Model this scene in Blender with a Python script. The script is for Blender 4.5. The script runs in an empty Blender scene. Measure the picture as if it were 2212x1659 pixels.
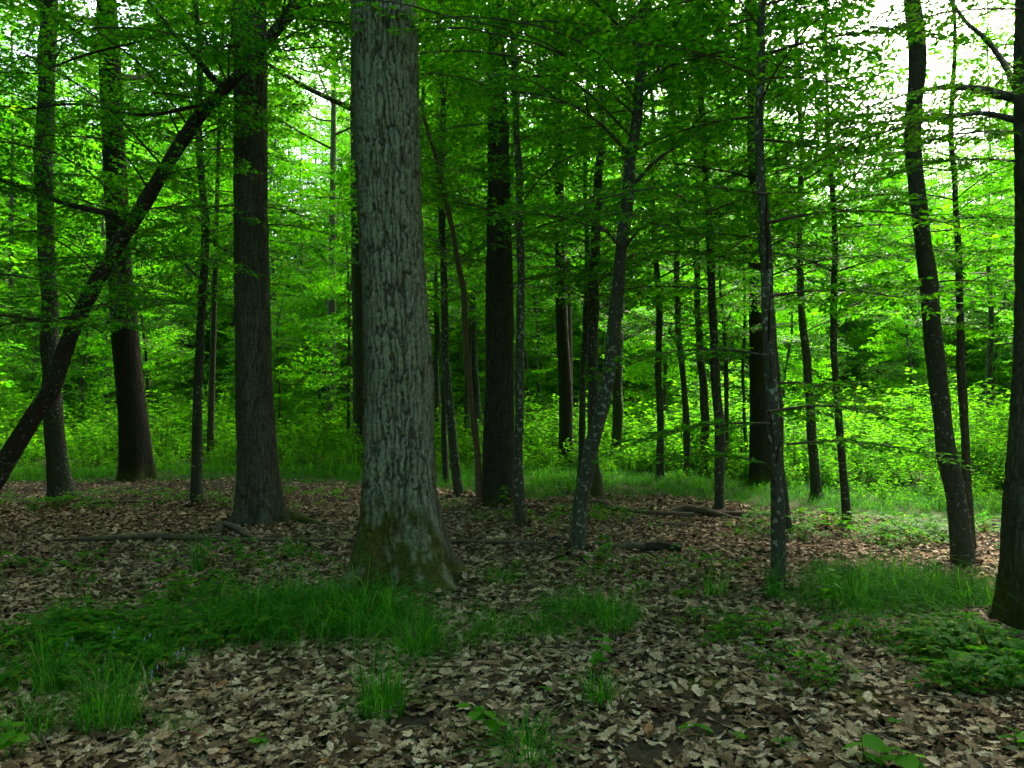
import bpy, math, random
import numpy as np
from mathutils import Vector, Matrix, Euler

SC = bpy.context.scene
COL = SC.collection
R = math.radians

# ------------------------------------------------------------------ camera
CAM_H, F, CX, CY, HOR = 1.5, 1660.0, 1106.0, 829.5, 850.0
PITCH = math.atan((HOR - CY) / F)
cam_data = bpy.data.cameras.new('camera')
cam_data.lens = 36.0 * F / 2212.0
cam_data.sensor_width = 36.0
cam_data.clip_start = 0.05
cam_data.clip_end = 2000.0
cam = bpy.data.objects.new('camera', cam_data)
cam.location = (0, 0, CAM_H)
cam.rotation_euler = (math.pi / 2 + PITCH, 0, 0)
COL.objects.link(cam)
SC.camera = cam

# ------------------------------------------------------------------ sky, sun, exposure
SUN_AZ, SUN_EL = R(27), R(50)
world = bpy.data.worlds.new('World')
SC.world = world
world.use_nodes = True
wn = world.node_tree
sky = wn.nodes.new('ShaderNodeTexSky')
sky.sky_type = 'NISHITA'
sky.sun_disc = False
sky.sun_elevation = SUN_EL
sky.sun_rotation = SUN_AZ
sky.dust_density = 6.0
sky.ozone_density = 0.3
sky.air_density = 0.8
wn.links.new(sky.outputs[0], wn.nodes['Background'].inputs[0])
wn.nodes['Background'].inputs[1].default_value = 0.15
sun_data = bpy.data.lights.new('sun', 'SUN')
sun_data.energy = 1.5
sun_data.angle = R(12.0)
sun_data.color = (1.0, 0.92, 0.80)
sun = bpy.data.objects.new('sun', sun_data)
sd = Vector((math.sin(SUN_AZ) * math.cos(SUN_EL), math.cos(SUN_AZ) * math.cos(SUN_EL), math.sin(SUN_EL)))
sun.rotation_euler = sd.to_track_quat('Z', 'Y').to_euler()
sun.location = (10, 20, 30)
COL.objects.link(sun)
vs = SC.view_settings
vs.view_transform = 'Standard'
vs.look = 'None'
vs.exposure = 3.05
vs.gamma = 1.0
cy = SC.cycles
cy.max_bounces = 7
cy.diffuse_bounces = 5
cy.glossy_bounces = 2
cy.transmission_bounces = 6
cy.transparent_max_bounces = 4
cy.caustics_reflective = False
cy.caustics_refractive = False
cy.sample_clamp_indirect = 6.0
cy.use_adaptive_sampling = True
cy.adaptive_threshold = 0.02
cy.use_denoising = True
cy.use_light_tree = False
SC.render.film_transparent = False

rng = np.random.default_rng(11)
random.seed(5)

# ------------------------------------------------------------------ numpy helpers
def _hash(ix, iy, iz):
    h = (ix * 374761393 + iy * 668265263 + iz * 2147483647 + 1274126177) & 0xffffffff
    h = ((h ^ (h >> 13)) * 1274126177) & 0xffffffff
    return ((h ^ (h >> 16)) & 0xffffff) / float(0xffffff)

def vnoise(x, y, z=0.0):
    x, y, z = np.broadcast_arrays(np.asarray(x, float), np.asarray(y, float), np.asarray(z, float))
    ix, iy, iz = np.floor(x).astype(np.int64), np.floor(y).astype(np.int64), np.floor(z).astype(np.int64)
    fx, fy, fz = x - ix, y - iy, z - iz
    fx, fy, fz = [f * f * (3 - 2 * f) for f in (fx, fy, fz)]
    o = 0
    for a in (0, 1):
        for b in (0, 1):
            for c in (0, 1):
                o = o + _hash(ix + a, iy + b, iz + c) * (fx if a else 1 - fx) * (fy if b else 1 - fy) * (fz if c else 1 - fz)
    return o

def fbm(x, y, z=0.0, n=4):
    o, a, s = 0, 0.5, 1.0
    for i in range(n):
        o = o + a * vnoise(np.asarray(x) * s + 17 * i, np.asarray(y) * s + 5 * i, np.asarray(z) * s)
        a *= 0.5
        s *= 2.03
    return o

def sstep(a, b, x):
    t = np.clip((x - a) / (b - a), 0, 1)
    return t * t * (3 - 2 * t)

def gz(x, y):
    """height of the forest floor"""
    return 0.10 * (vnoise(np.asarray(x) * 0.35 + 9, np.asarray(y) * 0.35) - 0.5) + 0.035 * (vnoise(np.asarray(x) * 1.7, np.asarray(y) * 1.7 + 3) - 0.5)

FWD = np.array([0, math.cos(PITCH), math.sin(PITCH)])
UP = np.array([0, -math.sin(PITCH), math.cos(PITCH)])

def ray(px, py):
    return FWD + np.array([(px - CX) / F, 0, 0]) - (py - CY) / F * UP

def ground_at(px, py):
    """point of the forest floor seen at a photo pixel"""
    r = ray(px, py)
    t = CAM_H / -r[2]
    p = r * t
    for _ in range(3):
        t = (CAM_H - float(gz(p[0], p[1]))) / -r[2]
        p = r * t
    return np.array([p[0], p[1], float(gz(p[0], p[1]))])

def at_depth(px, py, y):
    r = ray(px, py)
    return np.array([0, 0, CAM_H]) + r * (y / r[1])

class MB:
    """collects vertices, quads and triangles with material slots into one mesh"""
    def __init__(self):
        self.v, self.q, self.t, self.qm, self.tm, self.n = [], [], [], [], [], 0
    def add(self, V, Q=None, T=None, m=0):
        V = np.asarray(V, float).reshape(-1, 3)
        if Q is not None and len(Q):
            Q = np.asarray(Q, np.int64).reshape(-1, 4)
            self.q.append(Q + self.n)
            self.qm.append(np.full(len(Q), m))
        if T is not None and len(T):
            T = np.asarray(T, np.int64).reshape(-1, 3)
            self.t.append(T + self.n)
            self.tm.append(np.full(len(T), m))
        self.v.append(V)
        self.n += len(V)
    def mesh(self, name, mats, smooth=True, attrs=None):
        V = np.concatenate(self.v)
        Q = np.concatenate(self.q) if self.q else np.zeros((0, 4), np.int64)
        T = np.concatenate(self.t) if self.t else np.zeros((0, 3), np.int64)
        mi = np.concatenate([*(self.qm), *(self.tm)]) if (self.qm or self.tm) else np.zeros(0)
        me = bpy.data.meshes.new(name)
        me.vertices.add(len(V))
        me.vertices.foreach_set('co', V.ravel())
        loops = np.concatenate([Q.ravel(), T.ravel()])
        me.loops.add(len(loops))
        me.loops.foreach_set('vertex_index', loops.astype(np.int32))
        st = np.concatenate([np.arange(len(Q)) * 4, len(Q) * 4 + np.arange(len(T)) * 3])
        me.polygons.add(len(st))
        me.polygons.foreach_set('loop_start', st.astype(np.int32))
        for m in mats:
            me.materials.append(m)
        me.polygons.foreach_set('material_index', mi.astype(np.int32))
        if smooth:
            me.polygons.foreach_set('use_smooth', np.ones(len(st), bool))
        for k, a in (attrs or {}).items():
            at = me.attributes.new(k, 'FLOAT', 'POINT')
            at.data.foreach_set('value', np.asarray(a, np.float32))
        me.update(calc_edges=True)
        return me

def link(name, mesh, parent=None, loc=None):
    o = bpy.data.objects.new(name, mesh)
    COL.objects.link(o)
    if loc is not None:
        o.location = loc
    if parent is not None:
        o.parent = parent
    return o

def tag(o, label=None, cat=None, group=None, kind=None):
    if label: o['label'] = label
    if cat: o['category'] = cat
    if group: o['group'] = group
    if kind: o['kind'] = kind
    return o

# ------------------------------------------------------------------ materials
def material(name):
    m = bpy.data.materials.new(name)
    m.use_nodes = True
    nt = m.node_tree
    for n in list(nt.nodes):
        nt.nodes.remove(n)
    out = nt.nodes.new('ShaderNodeOutputMaterial')
    return m, nt, out

def N(nt, typ, **kw):
    n = nt.nodes.new(typ)
    for k, v in kw.items():
        if k.startswith('i_'):
            key = k[2:]
            n.inputs[int(key) if key.isdigit() else key].default_value = v
        else:
            setattr(n, k, v)
    return n

def ramp(nt, fac, stops, interp='LINEAR'):
    r = nt.nodes.new('ShaderNodeValToRGB')
    r.color_ramp.interpolation = interp
    el = r.color_ramp.elements
    while len(el) < len(stops):
        el.new(0.5)
    for e, (p, c) in zip(el, stops):
        e.position = p
        e.color = (*c, 1)
    nt.links.new(fac, r.inputs[0])
    return r.outputs[0]

def mixc(nt, fac, a, b):
    m = nt.nodes.new('ShaderNodeMix')
    m.data_type = 'RGBA'
    for sock, val in ((m.inputs[0], fac), (m.inputs[6], a), (m.inputs[7], b)):
        if isinstance(val, (int, float)):
            sock.default_value = val
        elif isinstance(val, tuple):
            sock.default_value = (*val, 1)
        else:
            nt.links.new(val, sock)
    return m.outputs[2]

def leaf_material(name, stops, trans_gain=(2.3, 2.7, 0.5), fac=0.56, rough=0.55, spec=0.10, source='island'):
    m, nt, out = material(name)
    if source == 'island':
        rnd = N(nt, 'ShaderNodeNewGeometry').outputs['Random Per Island']
    else:
        rnd = N(nt, 'ShaderNodeObjectInfo').outputs['Random']
    col = ramp(nt, rnd, stops)
    pb = N(nt, 'ShaderNodeBsdfPrincipled')
    pb.inputs['Roughness'].default_value = rough
    pb.inputs['Specular IOR Level'].default_value = spec
    nt.links.new(col, pb.inputs['Base Color'])
    tr = N(nt, 'ShaderNodeBsdfTranslucent')
    mul = N(nt, 'ShaderNodeMix', data_type='RGBA', blend_type='MULTIPLY')
    mul.inputs[0].default_value = 1.0
    nt.links.new(col, mul.inputs[6])
    mul.inputs[7].default_value = (*trans_gain, 1)
    nt.links.new(mul.outputs[2], tr.inputs['Color'])
    mx = N(nt, 'ShaderNodeMixShader')
    mx.inputs[0].default_value = fac
    nt.links.new(pb.outputs[0], mx.inputs[1])
    nt.links.new(tr.outputs[0], mx.inputs[2])
    nt.links.new(mx.outputs[0], out.inputs[0])
    return m

M = {}
M['leaf'] = leaf_material('hornbeam_leaf', [(0, (0.016, 0.090, 0.004)), (0.5, (0.034, 0.155, 0.004)), (0.85, (0.060, 0.195, 0.006)), (1, (0.095, 0.220, 0.008))])
M['leaf_far'] = leaf_material('woodland_leaf', [(0, (0.018, 0.100, 0.005)), (0.4, (0.036, 0.165, 0.005)), (0.8, (0.062, 0.200, 0.006)), (1, (0.110, 0.235, 0.008))], rough=.7, spec=.05)
M['leaf_under'] = leaf_material('undergrowth_leaf', [(0, (0.026, 0.125, 0.006)), (0.5, (0.056, 0.185, 0.007)), (1, (0.100, 0.225, 0.009))], rough=.7, spec=.03)
M['leaf_oak'] = leaf_material('oak_leaf', [(0, (0.030, 0.110, 0.007)), (1, (0.060, 0.160, 0.010))])
M['leaf_seedling'] = leaf_material('seedling_leaf', [(0, (0.050, 0.200, 0.016)), (1, (0.090, 0.250, 0.016))], source='object')
M['leaf_herb'] = leaf_material('herb_leaf', [(0, (0.026, 0.130, 0.014)), (0.8, (0.050, 0.180, 0.016)), (0.93, (0.08, 0.19, 0.02)), (0.96, (0.30, 0.30, 0.02)), (1, (0.33, 0.30, 0.02))])
M['grass'] = leaf_material('grass_blade', [(0, (0.014, 0.080, 0.010)), (0.35, (0.026, 0.135, 0.014)), (0.7, (0.048, 0.200, 0.018)), (0.93, (0.090, 0.240, 0.022)), (0.98, (0.10, 0.2, 0.02)), (1, (0.20, 0.18, 0.06))], fac=0.45, rough=.65, spec=.06)
M['sward'] = leaf_material('sward_blade', [(0, (0.010, 0.062, 0.005)), (0.5, (0.020, 0.100, 0.007)), (1, (0.034, 0.135, 0.009))], fac=.45, rough=.7, spec=.03)
M['flower'] = leaf_material('bluebell_petal', [(0, (0.28, 0.26, 0.55)), (1, (0.34, 0.33, 0.60))], trans_gain=(1, 1, 1), fac=0.3)

def dead_leaf_material():
    m, nt, out = material('dead_oak_leaf')
    rnd = N(nt, 'ShaderNodeObjectInfo').outputs['Random']
    col = ramp(nt, rnd, [(0, (0.042, 0.028, 0.018)), (0.25, (0.100, 0.072, 0.046)), (0.5, (0.225, 0.168, 0.112)), (0.75, (0.360, 0.285, 0.205)), (0.95, (0.50, 0.425, 0.335)), (1, (0.24, 0.13, 0.06))])
    tc = N(nt, 'ShaderNodeTexCoord')
    no = N(nt, 'ShaderNodeTexNoise', i_Scale=60.0, i_Detail=3.0)
    nt.links.new(tc.outputs['Object'], no.inputs['Vector'])
    f = ramp(nt, no.outputs[0], [(0.35, (0.55, 0.5, 0.45)), (0.7, (1.1, 1.08, 1.05))])
    mul = N(nt, 'ShaderNodeMix', data_type='RGBA', blend_type='MULTIPLY')
    mul.inputs[0].default_value = 1.0
    nt.links.new(col, mul.inputs[6])
    nt.links.new(f, mul.inputs[7])
    pb = N(nt, 'ShaderNodeBsdfPrincipled')
    pb.inputs['Roughness'].default_value = 0.9
    pb.inputs['Specular IOR Level'].default_value = 0.05
    nt.links.new(mul.outputs[2], pb.inputs['Base Color'])
    nt.links.new(pb.outputs[0], out.inputs[0])
    return m
M['dead'] = dead_leaf_material()

def bark_oak_material(name='oak_bark', k=1.0):
    m, nt, out = material(name)
    ridge = N(nt, 'ShaderNodeAttribute', attribute_name='ridge').outputs['Fac']
    moss = N(nt, 'ShaderNodeAttribute', attribute_name='moss').outputs['Fac']
    lich = N(nt, 'ShaderNodeAttribute', attribute_name='lichen').outputs['Fac']
    tc = N(nt, 'ShaderNodeTexCoord').outputs['Object']
    n1 = N(nt, 'ShaderNodeTexNoise', i_Scale=38.0, i_Detail=5.0, i_Roughness=0.7)
    nt.links.new(tc, n1.inputs['Vector'])
    n2 = N(nt, 'ShaderNodeTexNoise', i_Scale=6.0, i_Detail=3.0)
    nt.links.new(tc, n2.inputs['Vector'])
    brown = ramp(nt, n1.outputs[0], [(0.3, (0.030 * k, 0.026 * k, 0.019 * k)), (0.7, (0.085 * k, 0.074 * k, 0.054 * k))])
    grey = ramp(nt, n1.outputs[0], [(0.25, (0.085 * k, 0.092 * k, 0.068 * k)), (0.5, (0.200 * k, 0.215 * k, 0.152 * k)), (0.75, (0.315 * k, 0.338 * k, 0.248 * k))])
    add = N(nt, 'ShaderNodeMath', operation='MULTIPLY')
    nt.links.new(ridge, add.inputs[0])
    nt.links.new(lich, add.inputs[1])
    c = mixc(nt, add.outputs[0], brown, grey)
    mosscol = ramp(nt, n1.outputs[0], [(0.25, (0.016, 0.020, 0.006)), (0.5, (0.045, 0.054, 0.010)), (0.75, (0.098, 0.108, 0.017))])
    c = mixc(nt, moss, c, mosscol)
    pb = N(nt, 'ShaderNodeBsdfPrincipled')
    pb.inputs['Roughness'].default_value = 0.9
    pb.inputs['Specular IOR Level'].default_value = 0.15
    nt.links.new(c, pb.inputs['Base Color'])
    b = N(nt, 'ShaderNodeBump', i_Strength=0.7, i_Distance=0.012)
    nt.links.new(n1.outputs[0], b.inputs['Height'])
    nt.links.new(b.outputs[0], pb.inputs['Normal'])
    nt.links.new(pb.outputs[0], out.inputs[0])
    return m
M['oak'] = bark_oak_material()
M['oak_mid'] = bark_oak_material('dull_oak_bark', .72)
M['oak_dark'] = bark_oak_material('dark_oak_bark', .48)  # oak bark darkened to carry the shade of backlit trunks

def bark_slim_material(name, dark, light, spot=(0.33, 0.36, 0.30), spot_pos=0.62, mossy=True, spot_scale=30.0):
    m, nt, out = material(name)
    tc = N(nt, 'ShaderNodeTexCoord').outputs['Object']
    mp = N(nt, 'ShaderNodeMapping')
    mp.inputs['Scale'].default_value = (1, 1, 0.45)
    nt.links.new(tc, mp.inputs[0])
    n1 = N(nt, 'ShaderNodeTexNoise', i_Scale=42.0, i_Detail=5.0, i_Roughness=0.65)
    nt.links.new(mp.outputs[0], n1.inputs['Vector'])
    base = ramp(nt, n1.outputs[0], [(0.3, dark), (0.7, light)])
    n2 = N(nt, 'ShaderNodeTexNoise', i_Scale=spot_scale, i_Detail=2.0, i_Roughness=0.5)
    nt.links.new(tc, n2.inputs['Vector'])
    n3 = N(nt, 'ShaderNodeTexNoise', i_Scale=1.6, i_Detail=2.0)
    nt.links.new(tc, n3.inputs['Vector'])
    ad = N(nt, 'ShaderNodeMath', operation='MULTIPLY_ADD')
    nt.links.new(n3.outputs[0], ad.inputs[0])
    ad.inputs[1].default_value = 0.35
    nt.links.new(n2.outputs[0], ad.inputs[2])
    sp = ramp(nt, ad.outputs[0], [(spot_pos + 0.14, (0, 0, 0)), (spot_pos + 0.18, (1, 1, 1))])
    c = mixc(nt, sp, base, spot)
    if mossy:
        moss = N(nt, 'ShaderNodeAttribute', attribute_name='moss').outputs['Fac']
        c = mixc(nt, moss, c, ramp(nt, n1.outputs[0], [(0.3, (0.025, 0.030, 0.008)), (0.7, (0.075, 0.085, 0.015))]))
    pb = N(nt, 'ShaderNodeBsdfPrincipled')
    pb.inputs['Roughness'].default_value = 0.85
    pb.inputs['Specular IOR Level'].default_value = 0.2
    nt.links.new(c, pb.inputs['Base Color'])
    b = N(nt, 'ShaderNodeBump', i_Strength=0.6, i_Distance=0.008)
    nt.links.new(n1.outputs[0], b.inputs['Height'])
    nt.links.new(b.outputs[0], pb.inputs['Normal'])
    nt.links.new(pb.outputs[0], out.inputs[0])
    return m
M['slim'] = bark_slim_material('hornbeam_bark', (0.024, 0.026, 0.018), (0.064, 0.068, 0.049), spot=(0.22, 0.245, 0.195), spot_pos=0.67)
M['slim_near'] = bark_slim_material('lichen_spotted_bark', (0.026, 0.029, 0.019), (0.074, 0.080, 0.055), spot=(0.21, 0.24, 0.195), spot_pos=0.63, spot_scale=25.0)
M['brown'] = bark_slim_material('brown_sapling_bark', (0.070, 0.044, 0.026), (0.150, 0.100, 0.064), spot=(0.25, 0.2, 0.15), spot_pos=0.75)
M['red'] = bark_slim_material('rotting_red_bark', (0.018, 0.015, 0.012), (0.052, 0.040, 0.031), spot=(.16, .18, .14), spot_pos=0.67)
M['twig'] = bark_slim_material('twig_bark', (0.035, 0.030, 0.022), (0.085, 0.070, 0.050), spot_pos=0.9, mossy=False)
M['deadwood'] = bark_slim_material('weathered_dead_wood', (0.042, 0.034, 0.026), (0.125, 0.102, 0.077), spot=(0.12, 0.12, 0.05), spot_pos=0.66, mossy=False)
M['palewood'] = bark_slim_material('pale_stripped_wood', (0.20, 0.16, 0.12), (0.38, 0.32, 0.25), spot=(0.2, 0.17, 0.12), spot_pos=0.7, mossy=False)
M['rot'] = bark_slim_material('rotten_dark_wood', (0.018, 0.013, 0.010), (0.050, 0.036, 0.026), spot=(0.06, 0.05, 0.03), spot_pos=0.75, mossy=False)

def ground_material():
    m, nt, out = material('forest_soil')
    tc = N(nt, 'ShaderNodeTexCoord').outputs['Object']
    n1 = N(nt, 'ShaderNodeTexNoise', i_Scale=30.0, i_Detail=8.0, i_Roughness=0.7)
    nt.links.new(tc, n1.inputs['Vector'])
    n2 = N(nt, 'ShaderNodeTexNoise', i_Scale=1.3, i_Detail=4.0)
    nt.links.new(tc, n2.inputs['Vector'])
    soil = ramp(nt, n1.outputs[0], [(0.3, (0.022, 0.016, 0.011)), (0.55, (0.050, 0.038, 0.027)), (0.78, (0.115, 0.090, 0.064))])
    green = ramp(nt, n1.outputs[0], [(0.3, (0.020, 0.030, 0.010)), (0.7, (0.055, 0.080, 0.020))])
    vg = N(nt, 'ShaderNodeAttribute', attribute_name='green').outputs['Fac']
    ms = N(nt, 'ShaderNodeAttribute', attribute_name='moss').outputs['Fac']
    c = mixc(nt, vg, soil, green)
    c = mixc(nt, ms, c, ramp(nt, n1.outputs[0], [(0.3, (0.05, 0.055, 0.010)), (0.7, (0.13, 0.13, 0.022))]))
    pb = N(nt, 'ShaderNodeBsdfPrincipled')
    pb.inputs['Roughness'].default_value = 0.95
    pb.inputs['Specular IOR Level'].default_value = 0.1
    nt.links.new(c, pb.inputs['Base Color'])
    b = N(nt, 'ShaderNodeBump', i_Strength=0.8, i_Distance=0.03)
    nt.links.new(n1.outputs[0], b.inputs['Height'])
    nt.links.new(b.outputs[0], pb.inputs['Normal'])
    nt.links.new(pb.outputs[0], out.inputs[0])
    return m
M['soil'] = ground_material()

# ------------------------------------------------------------------ zones of the forest floor (metres, y away from the camera)
def under_edge(x):
    """distance at which the undergrowth begins"""
    return np.interp(x, [-14, -8, -5.5, -3, -1, 1.2, 2.6, 4.2, 5.2, 6.5, 9, 14], [13.0, 13.2, 13.6, 14.0, 15.2, 16.6, 16.6, 13.6, 10.8, 9.2, 8.7, 8.5])
def grass_edge(x):
    """distance at which the green sward in front of the undergrowth begins"""
    return np.interp(x, [-14, -8, -5, -3, -1.5, 0, 1.2, 2.2, 3.2, 4.2, 5.2, 6.5, 14], [13.0, 13.0, 13.0, 13.0, 12.2, 10.8, 11.0, 10.9, 9.9, 8.9, 8.3, 7.9, 7.7])

SOIL_SPOTS = [(1440, 1435, .3), (1500, 1500, .34), (1545, 1560, .30), (1400, 1640, .2), (1690, 1420, .2), (880, 1560, .15), (1850, 1500, .25), (600, 1440, .2)]
SOIL = [(ground_at(px, py), r) for px, py, r in SOIL_SPOTS]
MOSS = [(ground_at(px, py), r) for px, py, r in [(1510, 1468, .17), (1872, 1506, .16), (770, 1300, .3), (1560, 1475, .08)]]

def soil_mask(x, y):
    m = np.zeros_like(x)
    for p, r in SOIL:
        d = np.hypot(x - p[0], y - p[1]) / r
        m = np.maximum(m, np.clip(1.25 - d, 0, 1))
    return m

# ------------------------------------------------------------------ the ground
def axis(lim0, lim1, n, c):
    t = np.linspace(-1, 1, n)
    s = np.sinh(t * 5.2) / np.sinh(5.2)
    return np.where(s < 0, c + s * (c - lim0), c + s * (lim1 - c))
gx, gy = axis(-320, 320, 221, 0.0), axis(-320, 320, 221, 5.0)
X, Y = np.meshgrid(gx, gy)
Z = gz(X, Y)
mb = MB()
nx, ny = len(gx), len(gy)
ii = (np.arange(ny - 1)[:, None] * nx + np.arange(nx - 1)[None, :]).ravel()
mb.add(np.stack([X, Y, Z], -1), np.stack([ii, ii + 1, ii + nx + 1, ii + nx], -1))
gm = np.zeros(X.size)
for p, r in MOSS:
    d = np.hypot(X.ravel() - p[0], Y.ravel() - p[1]) / r
    gm = np.maximum(gm, sstep(1.3, 0.5, d))
green = sstep(-0.6, 1.2, Y.ravel() - grass_edge(X.ravel()))
ground = link('ground', mb.mesh('ground', [M['soil']], attrs={'green': green, 'moss': gm}))
tag(ground, 'brown forest floor of bare soil under the trees', kind='structure')

# ------------------------------------------------------------------ scatter helper (only for uncountable stuff)
def proto_collection(name, meshes):
    c = bpy.data.collections.new(name)
    for i, me in enumerate(meshes):
        o = bpy.data.objects.new('%s_%02d' % (name, i), me)
        c.objects.link(o)
    return c

def scatter(name, P, rot, scl, idx, coll):
    me = bpy.data.meshes.new(name)
    me.vertices.add(len(P))
    me.vertices.foreach_set('co', np.asarray(P, float).ravel())
    a = me.attributes.new('rot', 'FLOAT_VECTOR', 'POINT')
    a.data.foreach_set('vector', np.asarray(rot, np.float32).ravel())
    a = me.attributes.new('scl', 'FLOAT', 'POINT')
    a.data.foreach_set('value', np.asarray(scl, np.float32))
    a = me.attributes.new('idx', 'INT', 'POINT')
    a.data.foreach_set('value', np.asarray(idx, np.int32))
    o = link(name, me)
    g = bpy.data.node_groups.new(name, 'GeometryNodeTree')
    g.interface.new_socket('Geometry', in_out='INPUT', socket_type='NodeSocketGeometry')
    g.interface.new_socket('Geometry', in_out='OUTPUT', socket_type='NodeSocketGeometry')
    gi, go = g.nodes.new('NodeGroupInput'), g.nodes.new('NodeGroupOutput')
    ci = g.nodes.new('GeometryNodeCollectionInfo')
    ci.inputs[0].default_value = coll
    ci.inputs['Separate Children'].default_value = True
    ci.inputs['Reset Children'].default_value = True
    ip = g.nodes.new('GeometryNodeInstanceOnPoints')
    ip.inputs['Pick Instance'].default_value = True
    def attr(nm, typ):
        n = g.nodes.new('GeometryNodeInputNamedAttribute')
        n.data_type = typ
        n.inputs[0].default_value = nm
        return n.outputs[0]
    e2r = g.nodes.new('FunctionNodeEulerToRotation')
    g.links.new(attr('rot', 'FLOAT_VECTOR'), e2r.inputs[0])
    g.links.new(gi.outputs[0], ip.inputs['Points'])
    g.links.new(ci.outputs[0], ip.inputs['Instance'])
    g.links.new(attr('idx', 'INT'), ip.inputs['Instance Index'])
    g.links.new(e2r.outputs[0], ip.inputs['Rotation'])
    g.links.new(attr('scl', 'FLOAT'), ip.inputs['Scale'])
    g.links.new(ip.outputs[0], go.inputs[0])
    mod = o.modifiers.new('scatter', 'NODES')
    mod.node_group = g
    return o

# ------------------------------------------------------------------ leaf sprays
def leaf_geo(P, D, Nn, L, low=False, width=0.27):
    """leaves as folded blades: 6 vertices and 2 quads each (4 and 1 when low)"""
    D = D / np.linalg.norm(D, axis=1, keepdims=True)
    S = np.cross(Nn, D)
    S /= np.linalg.norm(S, axis=1, keepdims=True)
    U = np.cross(D, S)
    l = L[:, None]
    n = len(P)
    if low:
        V = np.stack([P, P + .45 * l * D - width * 1.15 * l * S + .05 * l * U, P + l * D - .08 * l * U, P + .45 * l * D + width * 1.15 * l * S + .05 * l * U], 1)
        return V.reshape(-1, 3), np.arange(n)[:, None] * 4 + np.array([[0, 1, 2, 3]])
    V = np.stack([P, P + .27 * l * D - width * l * S + .07 * l * U, P + .66 * l * D - width * .85 * l * S + .05 * l * U, P + l * D - .10 * l * U,
                  P + .66 * l * D + width * .85 * l * S + .05 * l * U, P + .27 * l * D + width * l * S + .07 * l * U], 1)
    b = np.arange(n)[:, None] * 6
    return V.reshape(-1, 3), np.concatenate([b + np.array([[0, 1, 2, 3]]), b + np.array([[0, 3, 4, 5]])])

def tube_geo(pts, rad, sides=5, cap=False):
    pts = np.asarray(pts, float)
    rad = np.asarray(rad, float)
    n = len(pts)
    T = np.gradient(pts, axis=0)
    T /= np.linalg.norm(T, axis=1, keepdims=True) + 1e-9
    ref = np.where(np.abs(T[:, 1:2]) > 0.9, np.array([[1.0, 0, 0]]), np.array([[0, 1.0, 0]]))
    U = ref - T * np.sum(ref * T, 1, keepdims=True)
    U /= np.linalg.norm(U, axis=1, keepdims=True)
    W = np.cross(T, U)
    th = np.linspace(0, 2 * np.pi, sides, endpoint=False)
    ring = np.cos(th)[None, :, None] * U[:, None] + np.sin(th)[None, :, None] * W[:, None]
    V = pts[:, None] + ring * rad[:, None, None]
    i, j = np.arange(n - 1)[:, None], np.arange(sides)[None, :]
    a = i * sides + j
    b = i * sides + (j + 1) % sides
    Q = np.stack([a, b, b + sides, a + sides], -1).reshape(-1, 4)
    return V.reshape(-1, 3), Q

def make_spray(r, L=1.7, low=False, leaf=0.062, step=0.036, twigs=True):
    lp, ld, ln, ll = [], [], [], []
    tb = MB()
    n = 9
    t = np.linspace(0, 1, n)
    droop = r.uniform(0.05, 0.22)
    wob = r.normal(0, 0.025, n).cumsum()
    ax = np.stack([L * t, L * wob * 0.6 * t, L * (0.05 * np.sin(t * 3) - droop * t ** 2)], 1)
    if twigs:
        V, Q = tube_geo(ax, (0.011 * (1 - t) + 0.0022) * L / 1.7, 4)
        tb.add(V, Q)
    def leaves_along(p0, d, length, start):
        k = max(2, int((length - start) / step))
        s = start + (np.arange(k) + r.uniform(0, .5, k)) * step
        side = np.where(np.arange(k) % 2 == 0, 1.0, -1.0)
        ang = side * r.uniform(R(35), R(65), k)
        c, sn = np.cos(ang), np.sin(ang)
        dd = np.stack([d[0] * c - d[1] * sn, d[0] * sn + d[1] * c, d[2] + r.normal(-.12, .16, k)], 1)
        lp.append(p0 + d * s[:, None] + r.normal(0, 0.004, (k, 3)))
        ld.append(dd)
        nn = np.stack([r.normal(0, .48, k), r.normal(0, .48, k), np.ones(k)], 1)
        ln.append(nn)
        ll.append(leaf * r.uniform(.5, 1.35, k))
    side = 1
    tt = 0.10
    while tt < 0.98:
        p0 = np.array([np.interp(tt, t, ax[:, i]) for i in range(3)])
        ln_ = L * (0.10 + 0.40 * (1 - tt) ** 0.8 * min(1, tt / 0.22)) * r.uniform(.7, 1.2)
        a = side * R(r.uniform(38, 58))
        d = np.array([math.cos(a), math.sin(a), r.normal(-0.04, .10)])
        leaves_along(p0, d, ln_, 0.03)
        if twigs:
            V, Q = tube_geo([p0, p0 + d * ln_ * .5 + [0, 0, .01], p0 + d * ln_], np.array([.0042, .003, .0012]), 3)
            tb.add(V, Q)
        s, sd2 = 0.10, side
        while s < ln_ - 0.10:
            l2 = (ln_ - s) * r.uniform(.35, .6)
            a2 = a + sd2 * R(r.uniform(35, 55))
            d2 = np.array([math.cos(a2), math.sin(a2), d[2] + r.normal(-.02, .10)])
            leaves_along(p0 + d * s, d2, l2, 0.015)
            if twigs and l2 > 0.16:
                V, Q = tube_geo([p0 + d * s, p0 + d * (s) + d2 * l2], np.array([.0024, .001]), 3)
                tb.add(V, Q)
            s += r.uniform(.08, .13)
            sd2 = -sd2
        tt += r.uniform(.045, .07) * 1.7 / L
        side = -side
    leaves_along(ax[-1], np.array([1, 0, -.1]), 0.12, 0)
    lp, ld, ln, ll = map(np.concatenate, (lp, ld, ln, ll))
    LV, LQ = leaf_geo(lp, ld, ln, ll, low)
    TV = np.concatenate(tb.v) if tb.v else np.zeros((0, 3))
    TQ = np.concatenate(tb.q) if tb.q else np.zeros((0, 4), np.int64)
    return LV, LQ, TV, TQ

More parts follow.
